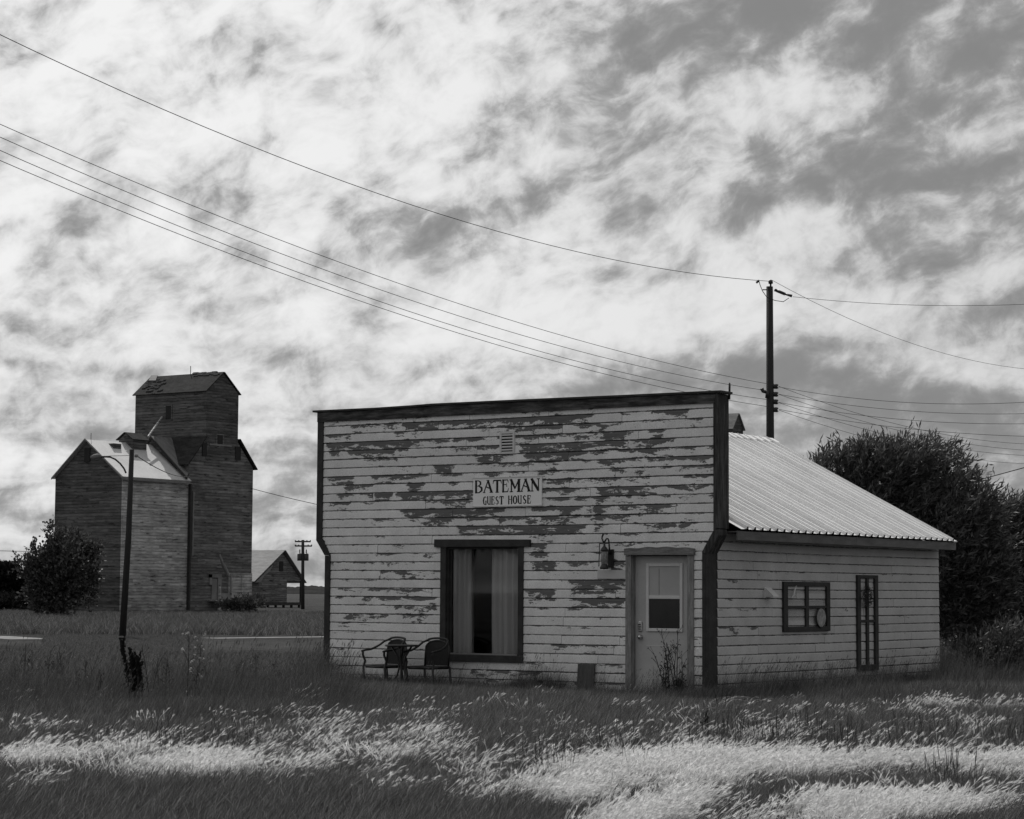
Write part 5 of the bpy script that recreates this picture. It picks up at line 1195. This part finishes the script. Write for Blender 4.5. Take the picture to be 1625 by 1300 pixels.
# ------------------------------------------------------------------ weeds
def leafq(b, p, d, L, Wd, bend=.4):
    p = Vector(p); d = Vector(d).normalized(); s_ = d.cross(Vector((random.gauss(0, .4), random.gauss(0, .4), 1))).normalized() * Wd / 2
    m_ = p + d * L * .5 + Vector((0, 0, .10 * L)); e = p + d * L + Vector((0, 0, -bend * L))
    b.quad(p, m_ - s_, e, m_ + s_)
M_dock = leaf_mat('dry_dock', .012, .025, .1, .8, .1)
M_weed = leaf_mat('weed_green', .022, .06, .3, .6, .2)
M_fluff = leaf_mat('seed_fluff', .35, .55, .5, .8, .1)
M_pleaf = leaf_mat('pale_curled_leaf', .22, .5, .3, .5, .4)
def weed(u, v, hpx, kind, label, n=3, group='weeds in front of the house'):
    p = onZ(u, v); d = math.hypot(p[0] - C[0], p[1] - C[1]); H = hpx * d / F
    root = empty('weed', (p[0], p[1], 0), label, 'weed', group); st = MB(); lf_ = MB(); hd = MB()
    for i in range(n):
        a = random.uniform(0, 6.28); ox, oy = .10 * H * math.cos(a), .10 * H * math.sin(a)
        if i == 0: ox = oy = 0.0
        if kind == 'dock': ox, oy = ox * .8, oy * .8
        h = H * (1.0 if i == 0 else random.uniform(.6, .95)); lx, ly = random.gauss(0, .07) * H, random.gauss(0, .07) * H
        P = [Vector((ox + lx * t * t, oy + ly * t * t, h * t)) for t in np.linspace(0, 1, 7)]
        st.tube(P, [.009, .008, .007, .006, .005, .004, .003], 5)
        def pt_(t): 
            k = min(int(t * 6), 5); return P[k].lerp(P[k + 1], t * 6 - k)
        if kind == 'dock':
            for _ in range(240):
                t = random.uniform(.42, 1.0); r = .022 * (1.25 - t) * 1.8 + .006; q_ = pt_(t) + Vector((random.gauss(0, 1), random.gauss(0, 1), 0)) * r * .55
                hd.quad(q_ + Vector((-.008, 0, -.008)), q_ + Vector((.008, .004, -.008)), q_ + Vector((.008, -.003, .010)), q_ + Vector((-.008, .002, .010)))
            for _ in range(9):
                t = random.uniform(.45, .9); a2 = random.uniform(0, 6.28); dd = Vector((math.cos(a2) * .35, math.sin(a2) * .35, 1)); q_ = pt_(t); L_ = .14 * H / .9
                for _k in range(36):
                    f = random.random(); w_ = q_ + dd.normalized() * L_ * f + Vector((random.gauss(0, .008), random.gauss(0, .008), 0)); hd.quad(w_ + Vector((-.007, 0, -.007)), w_ + Vector((.007, .003, -.007)), w_ + Vector((.007, 0, .009)), w_ + Vector((-.007, 0, .009)))
            for _ in range(8): a2 = random.uniform(0, 6.28); leafq(lf_, pt_(random.uniform(.05, .45)), (math.cos(a2), math.sin(a2), .5), .16, .035)
        elif kind in ('thistle', 'forb', 'umbel'):
            for _ in range(11 if kind != 'umbel' else 5): a2 = random.uniform(0, 6.28); leafq(lf_, pt_(random.uniform(.08, .75)), (math.cos(a2), math.sin(a2), .6), random.uniform(.08, .17), .03)
            for _ in range(7):
                t = random.uniform(.6, .97); a2 = random.uniform(0, 6.28); q_ = pt_(t); e = q_ + Vector((math.cos(a2) * .07, math.sin(a2) * .07, random.uniform(.05, .13))) * (H / .8); st.tube([q_, q_.lerp(e, .5) + Vector((0, 0, .01)), e], .002, 4)
                k = 16 if kind == 'thistle' else 9
                if kind == 'thistle': hd = MB()
                for _k in range(k):
                    dd = Vector((random.gauss(0, 1), random.gauss(0, 1), random.gauss(.3, 1))).normalized() * (.020 if kind == 'thistle' else .013); s_ = dd.cross(Vector((.3, .2, 1))).normalized() * (.006 if kind == 'thistle' else .004); hd.quad(e - s_, e + s_, e + dd + s_, e + dd - s_)
                if kind == 'thistle': hd.build('seed_head', M_fluff, root); hd = MB()
        elif kind == 'reed':
            for _ in range(26): 
                t = random.uniform(.0, .9); a2 = random.uniform(0, 6.28); leafq(lf_, pt_(t), (math.cos(a2), math.sin(a2), .9), random.uniform(.10, .22), .022, .5)
        elif kind == 'spike':
            for _ in range(160): q_ = pt_(random.uniform(.62, 1)); w_ = q_ + Vector((random.gauss(0, .011), random.gauss(0, .011), 0)); hd.quad(w_ + Vector((-.006, 0, -.006)), w_ + Vector((.006, .003, -.006)), w_ + Vector((.006, 0, .008)), w_ + Vector((-.006, 0, .008)))
            for _ in range(5): a2 = random.uniform(0, 6.28); leafq(lf_, pt_(random.uniform(.05, .5)), (math.cos(a2), math.sin(a2), .6), .12, .022)
        elif kind == 'curl':
            for _ in range(9):
                a2 = random.uniform(0, 6.28); q_ = Vector((random.gauss(0, .10), random.gauss(0, .10), 0)); L_ = h * random.uniform(.8, 1.4); w0 = .013
                pr = None; lx_, ly_ = math.cos(a2) * .7 + .5, math.sin(a2) * .7 + .3
                for t in np.linspace(0, 1, 7):
                    c_ = q_ + Vector((lx_ * L_ * t * t * .7, ly_ * L_ * t * t * .7, L_ * (t - .45 * t ** 3))); w_ = w0 * (1 - .8 * t)
                    cur = (c_ + Vector((-w_, w_ * .4, 0)), c_ + Vector((w_, -w_ * .4, .003)))
                    if pr: lf_.quad(pr[0], pr[1], cur[1], cur[0])
                    pr = cur
    sm = M_pleaf if kind == 'curl' else (M_dock if kind == 'dock' else M_weed)
    st.build('stem', sm if kind != 'curl' else M_weed, root)
    if lf_.v: lf_.build('leaves', sm if kind != 'reed' else M_dock, root)
    if hd.v: hd.build('seed_head', {'dock': M_dock, 'thistle': M_fluff, 'spike': M_dock}.get(kind, M_weed), root)
    return root
weed(206, 1134, 118, 'dock', 'tallest dark dock stalk standing in the grass at left', 4)
weed(226, 1136, 90, 'dock', 'shorter dark dock stalk just right of the tallest one', 1)
weed(236, 1126, 95, 'forb', 'thin branching weed right behind the dock stalks', 2)
weed(297, 1130, 116, 'thistle', 'tall thistle with fluffy white seed tufts at left', 2)
weed(313, 1120, 98, 'thistle', 'slimmer thistle with fewer seed tufts beside the fluffy one', 1)
for i, (u, v, h, lab) in enumerate(((38, 1112, 86, 'thin branching weed nearest the left edge'), (50, 1106, 72, 'thin weed second from the left edge'), (74, 1110, 76, 'thin weed third from the left, bushy top'), (90, 1108, 70, 'thin weed fourth from the left edge'), (100, 1114, 76, 'thin weed fifth from the left edge'), (137, 1110, 66, 'lone thin weed midway to the dock stalks'), (348, 1128, 44, 'low bare weed right of the thistles'), (405, 1100, 60, 'slender grassy weed left of the house corner'), (470, 1095, 40, 'short weed close to the left house corner'))):
    weed(u, v, h, 'forb', lab, 2)
for i, (u, v, h, k, lab) in enumerate(((20, 1120, 60, 'forb', 'short thin weed at the very left edge'), (118, 1118, 52, 'forb', 'short weed between the left-edge weeds and the dock'), (160, 1122, 58, 'umbel', 'spindly weed left of the dock stalks'), (262, 1126, 80, 'umbel', 'spindly pale-stemmed weed between the dock and the thistles'), (330, 1124, 60, 'umbel', 'small spindly weed right of the thistles'), (374, 1112, 64, 'umbel', 'bare branching stalk midway between thistles and house'), (438, 1106, 52, 'umbel', 'small branching stalk in the grass left of the house'))):
    weed(u, v, h, k, lab, 3)
weed(1062, 1112, 108, 'umbel', 'tall thin branching weed in front of the door', 6)
weed(1074, 1112, 116, 'umbel', 'leafy upright weed in front of the right half of the door', 4)
weed(1080, 1114, 46, 'forb', 'dense low weed at the foot of the door', 7)
weed(1056, 1116, 60, 'reed', 'small leafy weed at the middle of the door sill', 1)
weed(1203, 1100, 62, 'spike', 'dark spiked stalk against the side wall near the corner', 1)
weed(1234, 1094, 66, 'umbel', 'thin stalk against the side wall right of the spiked one', 1)
weed(1118, 1150, 34, 'curl', 'pale curled leaves below the right corner post', 2)
weed(1145, 1142, 50, 'curl', 'longest pale curled leaves right of the corner post', 3)
weed(1180, 1138, 40, 'curl', 'pale arching leaves in front of the side wall', 3)
weed(1170, 1160, 30, 'curl', 'low pale leaves nearer the viewer than the arching ones', 2)
weed(1236, 1124, 12, 'curl', 'single small pale curled leaf in the dark grass', 1)
weed(1118, 1172, 42, 'forb', 'dark forb standing at the edge of the pale barley', 3)
weed(720, 1172, 24, 'thistle', 'small white-flowered weed in the middle of the grass', 3)
weed(857, 1172, 24, 'thistle', 'small white-tufted weed left of the big pale drift', 3)
weed(1052, 1156, 22, 'thistle', 'small pale-tufted weed below the door step', 2)
weed(1396, 1246, 14, 'thistle', 'tiny white-tufted weed in the dark band of grass at right', 1)
weed(1400, 1272, 26, 'forb', 'thin weed standing in the lower right pale drift', 2)
weed(60, 1275, 12, 'thistle', 'tiny pale-flecked weed near the lower left corner', 1)
